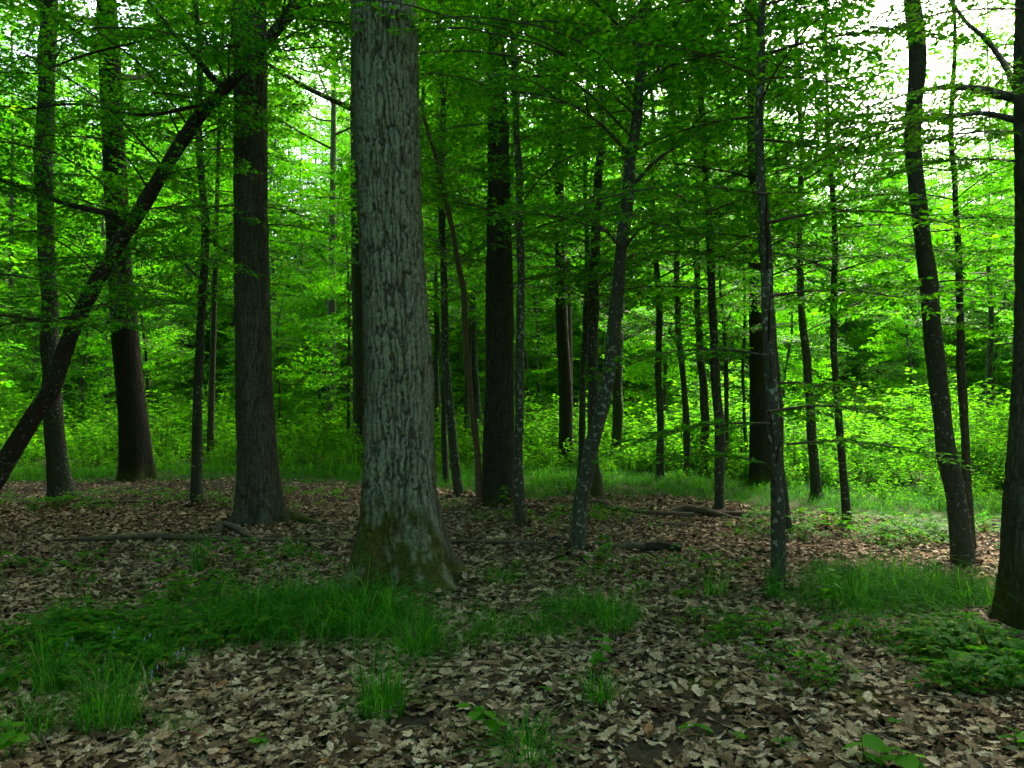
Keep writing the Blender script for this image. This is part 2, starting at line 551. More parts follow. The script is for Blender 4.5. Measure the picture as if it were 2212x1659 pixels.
r_sp = np.random.default_rng(3)
SPRAYS = [make_spray(r_sp) for _ in range(9)]
SPRAYS_MID = [make_spray(r_sp, low=True, leaf=0.066, step=0.041) for _ in range(9)]
SPRAYS_LOW = [make_spray(r_sp, low=True, leaf=0.075, step=0.045, twigs=(k % 2 == 0)) for k in range(7)]
SPRAYS_OAK = [make_spray(r_sp, L=1.5, low=True, leaf=0.10, step=0.075, twigs=False) for k in range(5)]

def rotm(az, pitch, roll):
    ca, sa, cp, sp, cr, sr = math.cos(az), math.sin(az), math.cos(pitch), math.sin(pitch), math.cos(roll), math.sin(roll)
    Rz = np.array([[ca, -sa, 0], [sa, ca, 0], [0, 0, 1]])
    Ry = np.array([[cp, 0, -sp], [0, 1, 0], [sp, 0, cp]])
    Rx = np.array([[1, 0, 0], [0, cr, -sr], [0, sr, cr]])
    return Rz @ Ry @ Rx

def add_spray(mb, sp, pos, az, pitch, scale, roll=0.0):
    LV, LQ, TV, TQ = sp
    A = rotm(az, pitch, roll) * scale
    mb.add(LV @ A.T + pos, LQ, m=0)
    if len(TV):
        mb.add(TV @ A.T + pos, TQ, m=1)

# ------------------------------------------------------------------ trunks
def catmull(P, n_per):
    P = np.asarray(P, float)
    Q = np.concatenate([[2 * P[0] - P[1]], P, [2 * P[-1] - P[-2]]])
    out = []
    for i in range(1, len(Q) - 2):
        t = np.linspace(0, 1, n_per, endpoint=False)[:, None]
        p0, p1, p2, p3 = Q[i - 1], Q[i], Q[i + 1], Q[i + 2]
        out.append(.5 * ((2 * p1) + (-p0 + p2) * t + (2 * p0 - 5 * p1 + 4 * p2 - p3) * t ** 2 + (-p0 + 3 * p1 - 3 * p2 + p3) * t ** 3))
    out.append(P[-1:])
    return np.concatenate(out)

def resample(path, stops):
    seg = np.linalg.norm(np.diff(path[:, :3], axis=0), axis=1)
    s = np.concatenate([[0], np.cumsum(seg)])
    return np.stack([np.interp(stops, s, path[:, k]) for k in range(path.shape[1])], 1), s[-1]

def worley(u, v, nu, seed):
    iu, iv = np.floor(u).astype(np.int64), np.floor(v).astype(np.int64)
    f1 = np.full(u.shape, 9.0)
    f2 = np.full(u.shape, 9.0)
    cid = np.zeros(u.shape)
    for a in (-1, 0, 1):
        for b in (-1, 0, 1):
            cu, cv = iu + a, iv + b
            w = np.mod(cu, nu)
            jx, jy = _hash(w, cv, seed), _hash(w, cv, seed + 7)
            d = np.sqrt((cu + .1 + .8 * jx - u) ** 2 + 0.36 * (cv + .1 + .8 * jy - v) ** 2)
            m = d < f1
            f2 = np.where(m, f1, np.minimum(f2, d))
            cid = np.where(m, _hash(w, cv, seed + 31), cid)
            f1 = np.where(m, d, f1)
    return f1, f2, cid

def build_trunk(name, path, kind, root, sides, step, fine_to, seed, flare=(0.45, 0.35), lobes=5, moss_h=0.3, moss_bias=0.0, relief=0.012, cell=(0.042, 0.26), lichen=1.0, mat=None, lichen_side=None):
    """path: rows (x, y, z, radius) in world space from the ground up, meshed relative to root"""
    tot = resample(path, np.array([0.0]))[1]
    st = np.arange(0, min(fine_to, tot), step)
    if fine_to < tot:
        st = np.concatenate([st, np.linspace(min(fine_to, tot), tot, max(4, int((tot - fine_to) / 0.45)))])
    st = np.concatenate([st[:1], st[1:]])
    P, _ = resample(path, st)
    C, rad = P[:, :3] - np.array(root), P[:, 3]
    n = len(C)
    T = np.gradient(C, axis=0)
    T /= np.linalg.norm(T, axis=1, keepdims=True)
    U = np.array([[0, 1.0, 0]]) - T * T[:, 1:2]
    U /= np.linalg.norm(U, axis=1, keepdims=True)
    W = np.cross(T, U)
    th = np.linspace(0, 2 * np.pi, sides, endpoint=False)
    TH, S = np.meshgrid(th, st)
    RR = np.repeat(rad[:, None], sides, 1)
    cx, sx = np.cos(TH), np.sin(TH)
    # buttress roots
    lob = 0.45 + 0.55 * np.clip(np.cos(lobes * TH + seed + 1.2 * np.sin(TH + seed)), -0.6, 1)
    lob = lob * (0.7 + 0.6 * vnoise(cx * 1.3 + seed, sx * 1.3, 3.3))
    fl = flare[0] * np.exp(-S / flare[1]) * lob + 0.35 * flare[0] * np.exp(-S / (flare[1] * 0.35)) * lob
    RR = RR * (1 + fl)
    # slow swelling of the stem
    RR = RR * (1 + 0.05 * (vnoise(cx * 1.1 + seed, sx * 1.1, S * 1.1) - .5) * 2)
    r0 = float(np.median(rad))
    moss = np.zeros(TH.shape)
    nz = fbm(cx * 2.2 + seed, sx * 2.2, S * 3.0)
    if moss_h > 0:
        edge = moss_h * (1 + moss_bias * np.cos(TH - 2.6)) + (nz - .47) * 0.9 * moss_h
        moss = sstep(edge + .10, edge - .14, S) * (0.35 + 0.65 * sstep(.33, .50, fbm(cx * 5 + seed, sx * 5, S * 7)))
    if kind == 'oak':
        nu = max(8, int(round(2 * np.pi * r0 / cell[0])))
        wu = 1.1 * (fbm(cx * 2.5 * r0 / .28, sx * 2.5 * r0 / .28, S * 3.2 + seed) - .5) + 0.35 * (vnoise(cx * 9, sx * 9, S * 12) - .5)
        wv = 0.9 * (fbm(cx * 3 + 40, sx * 3, S * 3.5 + seed) - .5) + .3 * (vnoise(cx * 12, sx * 12, S * 20) - .5)
        jag = .22 * (vnoise(cx * r0 * 55, sx * r0 * 55, S * 38 + seed) - .5) + .16 * (vnoise(cx * r0 * 130, sx * r0 * 130, S * 90) - .5)
        f1, f2, cid = worley(TH / (2 * np.pi) * nu + wu + jag, S / cell[1] + wv * 1.5 + jag * .8, nu, seed)
        g1, g2, cid2 = worley(TH / (2 * np.pi) * nu * 2 + wu * 2 + jag, S / cell[1] * 2.6 + wv * 2 + jag, nu * 2, seed + 3)
        furrow = sstep(0.0, 0.14 + .14 * cid, f2 - f1)
        crack = sstep(0.0, 0.22, g2 - g1)
        ridge = furrow * (.72 + .28 * crack)
        fine = fbm(cx * r0 * 70, sx * r0 * 70, S * 45, 3)
        disp = relief * (furrow * (0.75 + .5 * cid) - .7) + relief * .28 * (crack * (.5 + cid2) - .5) + relief * 0.6 * (fine - .47)
        mfuzz = 0.012 * fbm(cx * r0 * 30 + 3, sx * r0 * 30, S * 26, 3)
        RR = RR + disp * (1 - .45 * moss) + moss * mfuzz
        lic = np.clip((0.35 + 1.5 * (fbm(cx * 2 + seed * 2, sx * 2, S * 1.2) - .22)) * lichen, 0, 1)
        if lichen_side is not None:          # lit face and dark flanks of the stem painted through the lichen
            lic = lic * (.22 + .78 * sstep(-.05, .75, np.cos(TH - lichen_side) + .5 * (fbm(cx * 3 + 8, sx * 3, S * 1.5) - .47)))
    else:
        fine = fbm(cx * r0 * 40, sx * r0 * 40, S * 14, 3)
        RR = RR * (1 + 0.07 * np.cos(3 * TH + seed + S * 1.5) * vnoise(S * 2, seed, 0)) + relief * (fine - .47)
        ridge, lic = fine, fine
    V = C[:, None] + (cx[..., None] * U[:, None] + sx[..., None] * W[:, None]) * RR[..., None]
    i, j = np.arange(n - 1)[:, None], np.arange(sides)[None, :]
    a = i * sides + j
    b = i * sides + (j + 1) % sides
    mb = MB()
    mb.add(V, np.stack([a, b, b + sides, a + sides], -1))
    at = {'moss': moss.ravel(), 'ridge': ridge.ravel(), 'lichen': lic.ravel()}
    return mb.mesh(name, [mat], attrs=at)

TREES = []            # (x, y, radius) of built stems, kept clear by the scatters

def tree(name, label, base, pts, H, kind='slim', crown=None, branches=(), extra=(), group=None, **kw):
    """pts: photo pixels (x, y, width) up the stem, all at the depth of the base"""
    g = ground_at(*base)
    y0 = g[1]
    rows = [[g[0], y0, g[2] - 0.12, pts[0][2] / 2 / F * y0]]
    for px, py, w in pts:
        p = at_depth(px, py, y0)
        if p[2] > rows[-1][2] + 0.1:
            rows.append([p[0], y0, p[2], w / 2 / F * y0])
    a, b = np.array(rows[-2]), np.array(rows[-1])
    d = (b - a)[:3] / np.linalg.norm((b - a)[:3])
    while rows[-1][2] < H:
        d = d * 0.9 + np.array([0.02 * math.sin(len(rows) + g[0]), 0.02 * math.cos(len(rows) * 1.7), 1.0]) * 0.1
        d /= np.linalg.norm(d)
        l = rows[-1]
        rr = max(0.012, l[3] * (0.93 if kind == 'oak' else 0.86))
        rows.append([l[0] + d[0] * .8, l[1] + d[1] * .8, l[2] + d[2] * .8, rr])
    path = catmull(np.array(rows), 8)
    path[:, 3] = np.maximum(path[:, 3], 0.008)
    if kind != 'oak':                         # slender stems wander a little
        zz = path[:, 2] + base[0]
        amp = np.clip(path[:, 2] - g[2], 0, 1) * .045
        path[:, 0] += amp * 2 * (vnoise(zz * .9, 3.1) - .5) + amp * .6 * (vnoise(zz * 2.7, 7.7) - .5)
        path[:, 1] += amp * 2 * (vnoise(zz * .9, 13.1) - .5)
        path[:, 3] *= 1 + .22 * (vnoise(zz * 3.1, 21.0) - .5)
    root = bpy.data.objects.new(name, None)
    root.location = g
    COL.objects.link(root)
    tag(root, label, 'tree', group)
    seed = int(abs(base[0] * 7 + base[1])) % 97
    vis = CAM_H + (CY / F + .12) * y0
    if kind == 'oak':
        prm = dict(sides=96, step=0.03, flare=(0.4, .3), moss_h=0.3, mat=M['oak'])
    else:
        prm = dict(sides=18, step=0.06, flare=(0.85, .15), moss_h=0.16, relief=0.008, lobes=4, mat=M['slim'])
    crown_n, crown_from = kw.pop('crown_n', 12), kw.pop('crown_from', 8.0)
    prm.update(kw)
    tm = build_trunk('trunk', path, kind, g, fine_to=vis, seed=seed, **prm)
    link('trunk', tm, root)
    TREES.append((g[0], g[1], rows[0][3] * 1.5 + .05))
    r = np.random.default_rng(seed + 100)
    mb = MB()
    LIB = SPRAYS if y0 < 7.6 else SPRAYS_MID
    def on_path(z):
        k = np.searchsorted(path[:, 2], z)
        return path[min(k, len(path) - 1)]
    for br in branches:                       # limbs that can be told apart, each its own part
        bp, sprays = br[0], br[1]
        dy = br[2] if len(br) > 2 else 0.0
        k = np.linspace(0, 1, len(bp))
        pp = np.array([[*at_depth(px, py, y0 + dy * t), w / 2 / F * y0] for (px, py, w), t in zip(bp, k)])
        cc = catmull(pp, 6)
        V, Q = tube_geo(cc[:, :3] - g, cc[:, 3] * (1 + .12 * (vnoise(np.arange(len(cc)) * .7, seed) - .5)), 8)
        bm_ = MB()
        bm_.add(V, Q)
        link('branch', bm_.mesh('branch', [prm['mat'] if kind != 'oak' else M['slim']], attrs={'moss': np.zeros(len(V))}), root)
        m = len(cc)
        for q in range(sprays):
            f = 0.3 + 0.7 * (q + .5) / sprays
            c = cc[int(f * (m - 1))]
            tg = cc[min(m - 1, int(f * (m - 1)) + 2)] - cc[max(0, int(f * (m - 1)) - 2)]
            az = math.atan2(tg[1], tg[0]) + (R(45) if q % 2 else -R(45)) * r.uniform(.6, 1.4)
            add_spray(mb, LIB[r.integers(len(LIB))], c[:3] - g, az, r.uniform(-.25, .3), r.uniform(.35, .75), r.normal(0, .25))
        if sprays:
            tg = cc[-1] - cc[-3]
            add_spray(mb, LIB[r.integers(len(LIB))], cc[-1, :3] - g, math.atan2(tg[1], tg[0]), r.uniform(-.2, .2), .6)
    for px, py, dyy, az, sc in extra:          # low sprays seen one by one
        p = at_depth(px, py, y0 + dyy)
        q = path[np.argmin(np.linalg.norm(path[:, :3] - (p - [0, 0, .25]), axis=1)), :3]
        L = np.linalg.norm(p - q)
        if L > .04:                            # the side branch that carries it
            V, Q = tube_geo(catmull(np.array([q, (p + q) / 2 + [0, 0, .10 * L], p]), 4) - g, np.linspace(.015, .008, 9) * sc, 5)
            mb.add(V, Q, m=1)
        add_spray(mb, LIB[r.integers(len(LIB))], p - g, R(az), r.uniform(-.15, .1), sc, r.normal(0, .15))
    if crown:
        z0, z1, n, s0, s1 = crown[:5]
        n = int(n * 1.5)
        azs = crown[5] if len(crown) > 5 else None
        for q in range(n):
            f = (q + r.uniform(0, 1)) / n
            z = z0 + (z1 - z0) * f
            c = on_path(g[2] + z)
            az = q * 2.39996 + r.uniform(-.5, .5)
            if azs is not None:
                az = R(r.uniform(*azs))
            sc = (s0 + (s1 - s0) * r.uniform(0, 1)) * (1.0 if f < .6 else 1.0 - .6 * (f - .6) / .4)
            lib = LIB if c[2] < vis + .6 else SPRAYS_LOW
            add_spray(mb, lib[r.integers(len(lib))], c[:3] - g, az, r.uniform(-.05, .40) + .35 * max(0, f - .5), sc * (1 if c[2] < vis + .6 else 1.25), r.normal(0, .30))
    if kind == 'oak':
        z1 = H
        zl = crown_from
        for q in range(crown_n):                    # the oak's own crown, overhead
            z = zl + (z1 - zl) * (q / crown_n) ** 1.1
            c = on_path(z)
            az = q * 2.4 + seed
            L = r.uniform(2.4, 4.0) * (1 - .45 * q / crown_n)
            e = c[:3] + np.array([math.cos(az) * L, math.sin(az) * L, L * .55])
            mid = (c[:3] + e) / 2 + np.array([0, 0, -.25])
            cc = catmull(np.array([c[:3], mid, e]), 5)
            V, Q = tube_geo(cc - g, np.linspace(c[3] * .45, .02, len(cc)), 6)
            mb.add(V, Q, m=1)
            for w in range(11):
                f = .2 + .8 * w / 10
                p = cc[int(f * (len(cc) - 1))]
                add_spray(mb, SPRAYS_OAK[r.integers(len(SPRAYS_OAK))], p - g, az + r.normal(0, 1.1), r.uniform(-.2, .6), r.uniform(.8, 1.4), r.normal(0, .4))
    if mb.n:
        mats = [M['leaf_oak'] if kind == 'oak' else M['leaf'], M['twig']]
        link('crown', mb.mesh('crown', mats, smooth=False), root)
    return root
#TREES_BEGIN
def oak(label, base, pts, H=15, crown=None, **kw):
    return tree('oak_tree', label, base, pts, H, 'oak', crown, **kw)
def slim(label, base, pts, H=9, crown=(2.6, 8.5, 30, .6, 1.15), name='hornbeam_tree', **kw):
    return tree(name, label, base, pts, H, 'slim', crown, **kw)

oak('massive grey oak with mossy flared base, thickest trunk in the middle foreground', (868, 1268),
    [(868, 1250, 185), (864, 1100, 160), (862, 1000, 151), (859, 800, 143), (850, 600, 133), (841, 400, 131), (833, 200, 137), (827, 0, 134)], H=16,
    sides=240, step=0.0115, flare=(0.95, .34), lobes=5, moss_h=0.62, moss_bias=0.35, relief=0.025, crown_n=7, crown_from=6.2, cell=(0.047, 0.30), lichen=1.6, lichen_side=math.pi + .35)
OAK2 = oak('brown-barked oak with a mossy root running right, left of the thickest trunk', (560, 1132),
    [(562, 1110, 92), (556, 1000, 82), (551, 900, 78), (547, 700, 71), (543, 500, 69), (541, 200, 66), (539, 0, 65)], H=15,
    sides=120, step=0.018, flare=(0.8, .26), moss_h=0.22, moss_bias=-.5, relief=0.019, lichen=.5, crown_n=16, crown_from=6.4, mat=M['oak_mid'])
oak('dark heavy oak at the left edge of the undergrowth, widening towards its base', (297, 1033),
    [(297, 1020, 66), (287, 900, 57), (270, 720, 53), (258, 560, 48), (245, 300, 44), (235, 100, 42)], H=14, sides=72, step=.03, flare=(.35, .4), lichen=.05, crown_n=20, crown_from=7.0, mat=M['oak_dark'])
oak('straight dark oak right of the thickest trunk, with a brown sapling against it', (1077, 1092),
    [(1077, 1070, 70), (1078, 950, 66), (1079, 800, 60), (1079, 600, 56), (1077, 400, 48), (1075, 200, 40), (1072, 50, 34)], H=15,
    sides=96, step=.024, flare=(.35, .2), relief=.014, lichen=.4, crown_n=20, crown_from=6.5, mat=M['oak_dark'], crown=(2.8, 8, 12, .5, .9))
oak('big dark oak with mossy foot cut off by the right edge of the picture', (2290, 1372),
    [(2280, 1300, 180), (2266, 1100, 160), (2272, 900, 150), (2279, 700, 146), (2280, 400, 144), (2277, 100, 142)], H=14,
    sides=130, step=.017, mat=M['oak_mid'], flare=(.62, .35), moss_h=.55, relief=.013, lichen=.35, crown_n=6, crown_from=5.4,
    branches=[([(2240, 205, 28), (2195, 208, 24), (2160, 205, 20), (2110, 192, 17), (2050, 188, 14), (1990, 195, 9)], 1, .6),
              ([(2240, 270, 18), (2195, 260, 15), (2130, 245, 12), (2060, 250, 8), (2005, 262, 5)], 4, .5),
              ([(2235, 240, 18), (2195, 190, 16), (2170, 140, 14), (2130, 85, 12), (2085, 45, 10), (2040, -20, 7)], 1, 1.2)],
    extra=[(2215, 215, -.1, 200, .5), (2200, 285, .2, 190, .6), (2205, 20, -.4, 180, .55), (2210, 350, .1, 170, .6), (2215, -20, -.6, 215, .5)])
oak('pale oak half hidden behind the left side of the thickest trunk', (782, 988),
    [(782, 980, 44), (783, 800, 40), (778, 600, 36), (774, 400, 33), (772, 200, 30)], H=14, sides=48, step=.05, lichen=.25, mat=M['oak_mid'], moss_h=.15, crown_n=10)
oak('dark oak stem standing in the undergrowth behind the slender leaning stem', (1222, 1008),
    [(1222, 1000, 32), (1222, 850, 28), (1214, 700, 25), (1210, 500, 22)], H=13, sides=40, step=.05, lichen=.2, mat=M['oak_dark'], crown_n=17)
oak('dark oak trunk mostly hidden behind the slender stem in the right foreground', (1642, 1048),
    [(1642, 1040, 46), (1640, 900, 38), (1636, 700, 34), (1632, 500, 30)], H=13, sides=48, step=.05, lichen=.1, mat=M['oak_dark'])
oak('grey oak far back between the two left oaks, wrapped in undergrowth at its foot', (713, 965),
    [(713, 960, 22), (714, 850, 20), (716, 700, 18)], H=13, sides=32, step=.07, lichen=.5)

slim('dark straight hornbeam with pale lichen specks crossed by the leaning trunk', (133, 1082),
     [(133, 1070, 52), (118, 930, 40), (108, 800, 36), (104, 600, 35), (100, 300, 35), (100, 0, 33)], H=13, crown=(4.0, 12.5, 34, .7, 1.4), flare=(.5, .2))
slim('leaning mossy trunk slanting up from the left edge to the top', (-62, 1150),
     [(-50, 1120, 46), (0, 1010, 42), (60, 905, 38), (105, 840, 36), (150, 720, 33), (225, 580, 31), (330, 415, 29), (410, 290, 27), (480, 205, 26), (560, 120, 24), (650, -5, 21)], H=9,
     crown=(2.4, 8.8, 32, .5, 1.0), mat=M['red'], sides=24, name='leaning_tree',
     branches=[([(283, 470, 15), (240, 462, 13), (150, 442, 11), (60, 410, 9), (-30, 375, 6)], 5, -.8),
               ([(490, 195, 17), (455, 165, 14), (420, 120, 12), (370, 65, 9), (320, 0, 7)], 4, -.5),
               ([(480, 210, 10), (400, 235, 8), (300, 248, 7), (170, 225, 5), (60, 235, 4)], 6, -.9),
               ([(425, 112, 8), (360, 75, 7), (300, 90, 6), (180, 120, 5), (80, 160, 3)], 6, -.4),
               ([(570, 115, 9), (520, 100, 7), (440, 105, 5), (380, 120, 3)], 3, .5),
               ([(190, 680, 14), (140, 690, 12), (90, 692, 9), (0, 680, 6), (-60, 670, 4)], 6, -.6),
               ([(560, 130, 8), (600, 60, 6), (620, -20, 4)], 2, -.6),
               ([(240, 560, 8), (260, 600, 6), (250, 660, 5), (220, 720, 3)], 4, -1.2)],
     extra=[(130, 640, -1.2, 170, .7), (170, 620, -1.0, 10, .6), (60, 600, -1.0, 190, .8), (220, 300, -.8, 160, .9), (330, 200, -.6, 30, .8), (120, 330, -.8, 200, .9),
            (60, 120, -.9, 140, .9), (200, 60, -1.0, 10, .9), (420, 60, -.8, 60, .8), (80, 500, -.6, 150, .8), (350, 380, -.6, -20, .7), (620, 110, -.5, -10, .8), (640, 40, -.4, 20, .8), (330, 560, -.3, -10, .7)])
slim('thin straight dark stem between the leftmost oak and the brown-barked oak', (424, 1088),
     [(424, 1075, 26), (430, 900, 20), (436, 700, 18), (438, 450, 17), (434, 250, 15), (428, 0, 13)], H=13, crown=(2.6, 12.5, 38, .7, 1.3),
     branches=[([(437, 505, 7), (480, 490, 5), (530, 470, 3)], 3, .6), ([(436, 500, 6), (470, 530, 5), (520, 555, 3)], 3, -.4),
               ([(432, 640, 6), (380, 655, 4), (310, 660, 2)], 4, -.5)])
slim('slender pale-spotted stem with a kinked foot just right of the thickest trunk', (991, 1075),
     [(991, 1065, 20), (978, 960, 19), (967, 850, 18), (961, 700, 16), (958, 500, 15), (954, 300, 13)], H=8.5, mat=M['slim_near'])
slim('thin dark stem directly behind the slender pale-spotted stem', (963, 1042),
     [(963, 1030, 13), (962, 900, 12), (960, 700, 11), (955, 500, 10)], H=8, crown=(3, 7.5, 16, .6, 1.0))
slim('bare reddish-brown sapling bending left against the straight dark oak', (1036, 1093),
     [(1036, 1085, 16), (1031, 1000, 14), (1022, 860, 14), (1008, 720, 13), (990, 590, 12), (963, 440, 11), (935, 310, 9), (908, 215, 7)], H=4.9, crown=(4.2, 5.3, 6, .4, .7), mat=M['brown'], name='brown_sapling', moss_h=0)
slim('slim lichen-flecked stem in front of the straight dark oak', (1125, 1143),
     [(1125, 1130, 24), (1124, 1000, 20), (1124, 800, 18), (1124, 600, 17), (1119, 400, 16), (1112, 150, 14)], H=8,
     branches=[([(1112, 175, 9), (1140, 165, 7), (1185, 163, 5), (1225, 158, 3)], 2, .2), ([(1120, 210, 8), (1090, 130, 6), (1065, 70, 4)], 2, -.3)], crown=(3.2, 7.6, 24, .5, 1.0), flare=(.7, .14), moss_h=.25, mat=M['slim_near'])
slim('slender lichen-spotted hornbeam curving to the right with long thin branches', (1243, 1192),
     [(1246, 1180, 34), (1258, 1080, 32), (1278, 950, 31), (1302, 830, 30), (1326, 690, 28), (1342, 560, 26), (1354, 440, 25), (1366, 330, 24), (1378, 200, 23), (1386, 40, 20)], H=7.5, flare=(.5, .15), moss_h=.0, crown=(4.2, 7.3, 18, .6, 1.1), mat=M['slim_near'],
     branches=[([(1362, 405, 10), (1420, 345, 8), (1480, 305, 6), (1560, 260, 4), (1620, 225, 3)], 4, -.3),
               ([(1358, 335, 10), (1320, 290, 8), (1260, 240, 6), (1190, 210, 4), (1080, 195, 2.5)], 6, -.8),
               ([(1384, 120, 9), (1350, 70, 7), (1310, 30, 6), (1270, -10, 4)], 2, -.4),
               ([(1376, 185, 8), (1400, 110, 6), (1425, 40, 4)], 2, .4),
               ([(1345, 540, 8), (1310, 500, 6), (1270, 470, 4), (1235, 462, 3)], 4, -.7),
               ([(1348, 535, 7), (1390, 490, 5), (1450, 470, 4), (1540, 455, 2.5)], 6, -.6)],
     extra=[(1100, 120, -.9, 170, .8), (1180, 60, -1.0, 190, .8), (1480, 120, -.8, 10, .9), (1560, 60, -1.0, -10, .8), (1010, 60, -1.2, 180, .7), (950, 30, -1.4, 200, .6)])
slim('dark mossy-footed stem standing just behind the curving lichen-spotted hornbeam', (1285, 1078),
     [(1288, 1065, 30), (1280, 950, 24), (1276, 800, 23), (1278, 600, 22), (1285, 450, 20), (1293, 330, 17)], H=9, flare=(.9, .22), moss_h=.5)
slim('thin dark pole beside the foot of the curving hornbeam', (1254, 1052),
     [(1254, 1045, 15), (1258, 900, 14), (1262, 700, 12), (1266, 480, 10)], H=8, crown=(2.6, 7.6, 20, .6, 1.1))
slim('dark straight stem in the undergrowth right of the curving hornbeam', (1330, 1010),
     [(1330, 1000, 24), (1334, 850, 22), (1338, 700, 19), (1344, 550, 17)], H=12.5, crown=(2.3, 12, 34, .7, 1.35))
slim('thin distant stem in the gap right of the straight dark oak', (1161, 952),
     [(1161, 945, 11), (1163, 850, 10), (1158, 700, 9), (1156, 600, 8)], H=12.5, crown=(2.3, 12, 34, .7, 1.35))
slim('dark slender stem at the back of the grass, first of a pair', (1426, 1037),
     [(1426, 1025, 17), (1426, 900, 15), (1422, 750, 14), (1415, 560, 13)], H=12.5, crown=(2.3, 12, 34, .7, 1.35))
slim('dark slender stem at the back of the grass, second of a pair', (1485, 1032),
     [(1485, 1022, 16), (1478, 850, 14), (1471, 700, 13), (1466, 540, 12)], H=12.5, crown=(2.3, 12, 34, .7, 1.35))
slim('straight dark stem with pale flecks rising behind the fallen branches', (1554, 1107),
     [(1554, 1095, 22), (1547, 950, 20), (1538, 800, 19), (1530, 600, 17), (1524, 400, 15), (1520, 250, 13)], H=9, crown=(2.6, 8.5, 30, .6, 1.15))
slim('short stout dark stem behind the stem that rises from the fallen branches', (1522, 1030),
     [(1522, 1020, 20), (1519, 900, 18), (1516, 800, 16), (1512, 650, 14)], H=12.5, crown=(2.3, 12, 34, .7, 1.35))
slim('very thin stem in the undergrowth, left of the two slender poles', (1571, 1028),
     [(1571, 1020, 11), (1567, 900, 10), (1562, 760, 9)], H=8, crown=(2.2, 7.6, 18, .6, 1.1))
slim('very thin pole in the undergrowth left of the half-hidden oak', (1616, 1030),
     [(1616, 1022, 9), (1612, 900, 8), (1610, 760, 7)], H=7.5, crown=(2.2, 7, 16, .6, 1.1))
slim('slender grey-green stem in the right foreground with low leafy sprays', (1682, 1278),
     [(1682, 1260, 30), (1676, 1100, 27), (1668, 950, 26), (1664, 800, 25), (1665, 650, 24), (1660, 480, 22), (1654, 300, 21), (1650, 100, 18), (1646, -20, 17)], H=7, moss_h=0, mat=M['slim_near'],
     crown=(3.4, 6.6, 18, .6, 1.05),
     extra=[(1660, 890, -.4, 20, .8), (1664, 915, -.5, 175, .7), (1700, 960, -.9, -15, .6), (1655, 1000, -.3, 200, .55), (1664, 770, -.3, 150, .8), (1664, 830, .3, 30, .8), (1664, 640, -.6, 10, .8), (1660, 480, -.5, 0, .9), (1656, 420, -.4, 180, .9)])
slim('dark stem leaning left behind the slender stem of the right foreground', (1697, 1152),
     [(1697, 1140, 26), (1688, 1020, 22), (1680, 880, 21), (1660, 720, 20), (1642, 560, 19), (1632, 400, 17), (1626, 300, 15)], H=8.5, flare=(.8, .14))
slim('dark slender stem with a wide foot in front of the sunlit undergrowth', (1765, 1077),
     [(1765, 1068, 24), (1757, 970, 20), (1748, 850, 18), (1737, 700, 15), (1732, 560, 13)], H=8.5, crown=(2.2, 8, 26, .6, 1.15))
slim('thin dark bent pole before the bright sunlit bushes', (1831, 1137),
     [(1831, 1125, 17), (1820, 1000, 16), (1810, 850, 15), (1804, 700, 14), (1800, 550, 12), (1796, 400, 10)], H=7.5, crown=(2.2, 7, 24, .6, 1.1))
slim('dark lichen-dotted trunk leaning left, beside the oak at the right edge', (2082, 1228),
     [(2082, 1215, 46), (2066, 1050, 41), (2048, 880, 39), (2030, 720, 38), (2012, 560, 36), (1996, 400, 34), (1980, 230, 33), (1964, 40, 31), (1960, -20, 30)], H=9,
     crown=(6.2, 8.8, 20, .7, 1.1), sides=26,
     extra=[(2000, 430, -.2, 190, .6), (2004, 480, .1, 0, .7), (2020, 610, .2, 20, .7), (1990, 330, .2, 170, .5), (2030, 700, .3, 30, .6)])
slim('thinner dark stem hugging the right side of the lichen-dotted trunk', (2096, 1185),
     [(2096, 1170, 18), (2090, 1000, 17), (2082, 850, 17), (2074, 650, 15), (2068, 400, 12), (2062, 150, 9)], H=6.5, crown=(2.4, 4.6, 16, .5, .9))
for px, py, w, tx, lab in [(372, 925, 17, 366, 'far dim trunk in the left undergrowth right of the dark heavy oak'),
                           (402, 930, 22, 396, 'broad far trunk just left of the thin straight stem'),
                           (468, 905, 11, 474, 'far thin dark stem just right of the thin straight stem'),
                           (655, 940, 8, 652, 'far hair-thin stem right of the brown-barked oak'),
                           (683, 950, 8, 712, 'far thin stem leaning right left of the grey far oak'),
                           (745, 955, 10, 756, 'far thin stem leaning right next to the half-hidden pale oak'),
                           (948, 975, 15, 944, 'far grey stem just right of the thickest trunk'),
                           (1010, 985, 13, 1014, 'far dark stem left of the bare brown sapling'),
                           (1032, 985, 18, 1024, 'far brownish stem crossed by the bare brown sapling'),
                           (230, 960, 14, 226, 'far dim stem between the leaning trunk and the dark heavy oak'),
                           (2140, 990, 15, 2138, 'far short dark stem left of the right edge oak')]:
    slim(lab, (px, py), [(px, py - 6, w), (px * .6 + tx * .4, py - 120, w * .9), (tx, py - 280, w * .75)], H=10 + random.random() * 2, crown=(2.6, 10, 20, .9, 1.5), name='hornbeam_tree', sides=10, step=.12)
#TREES_END

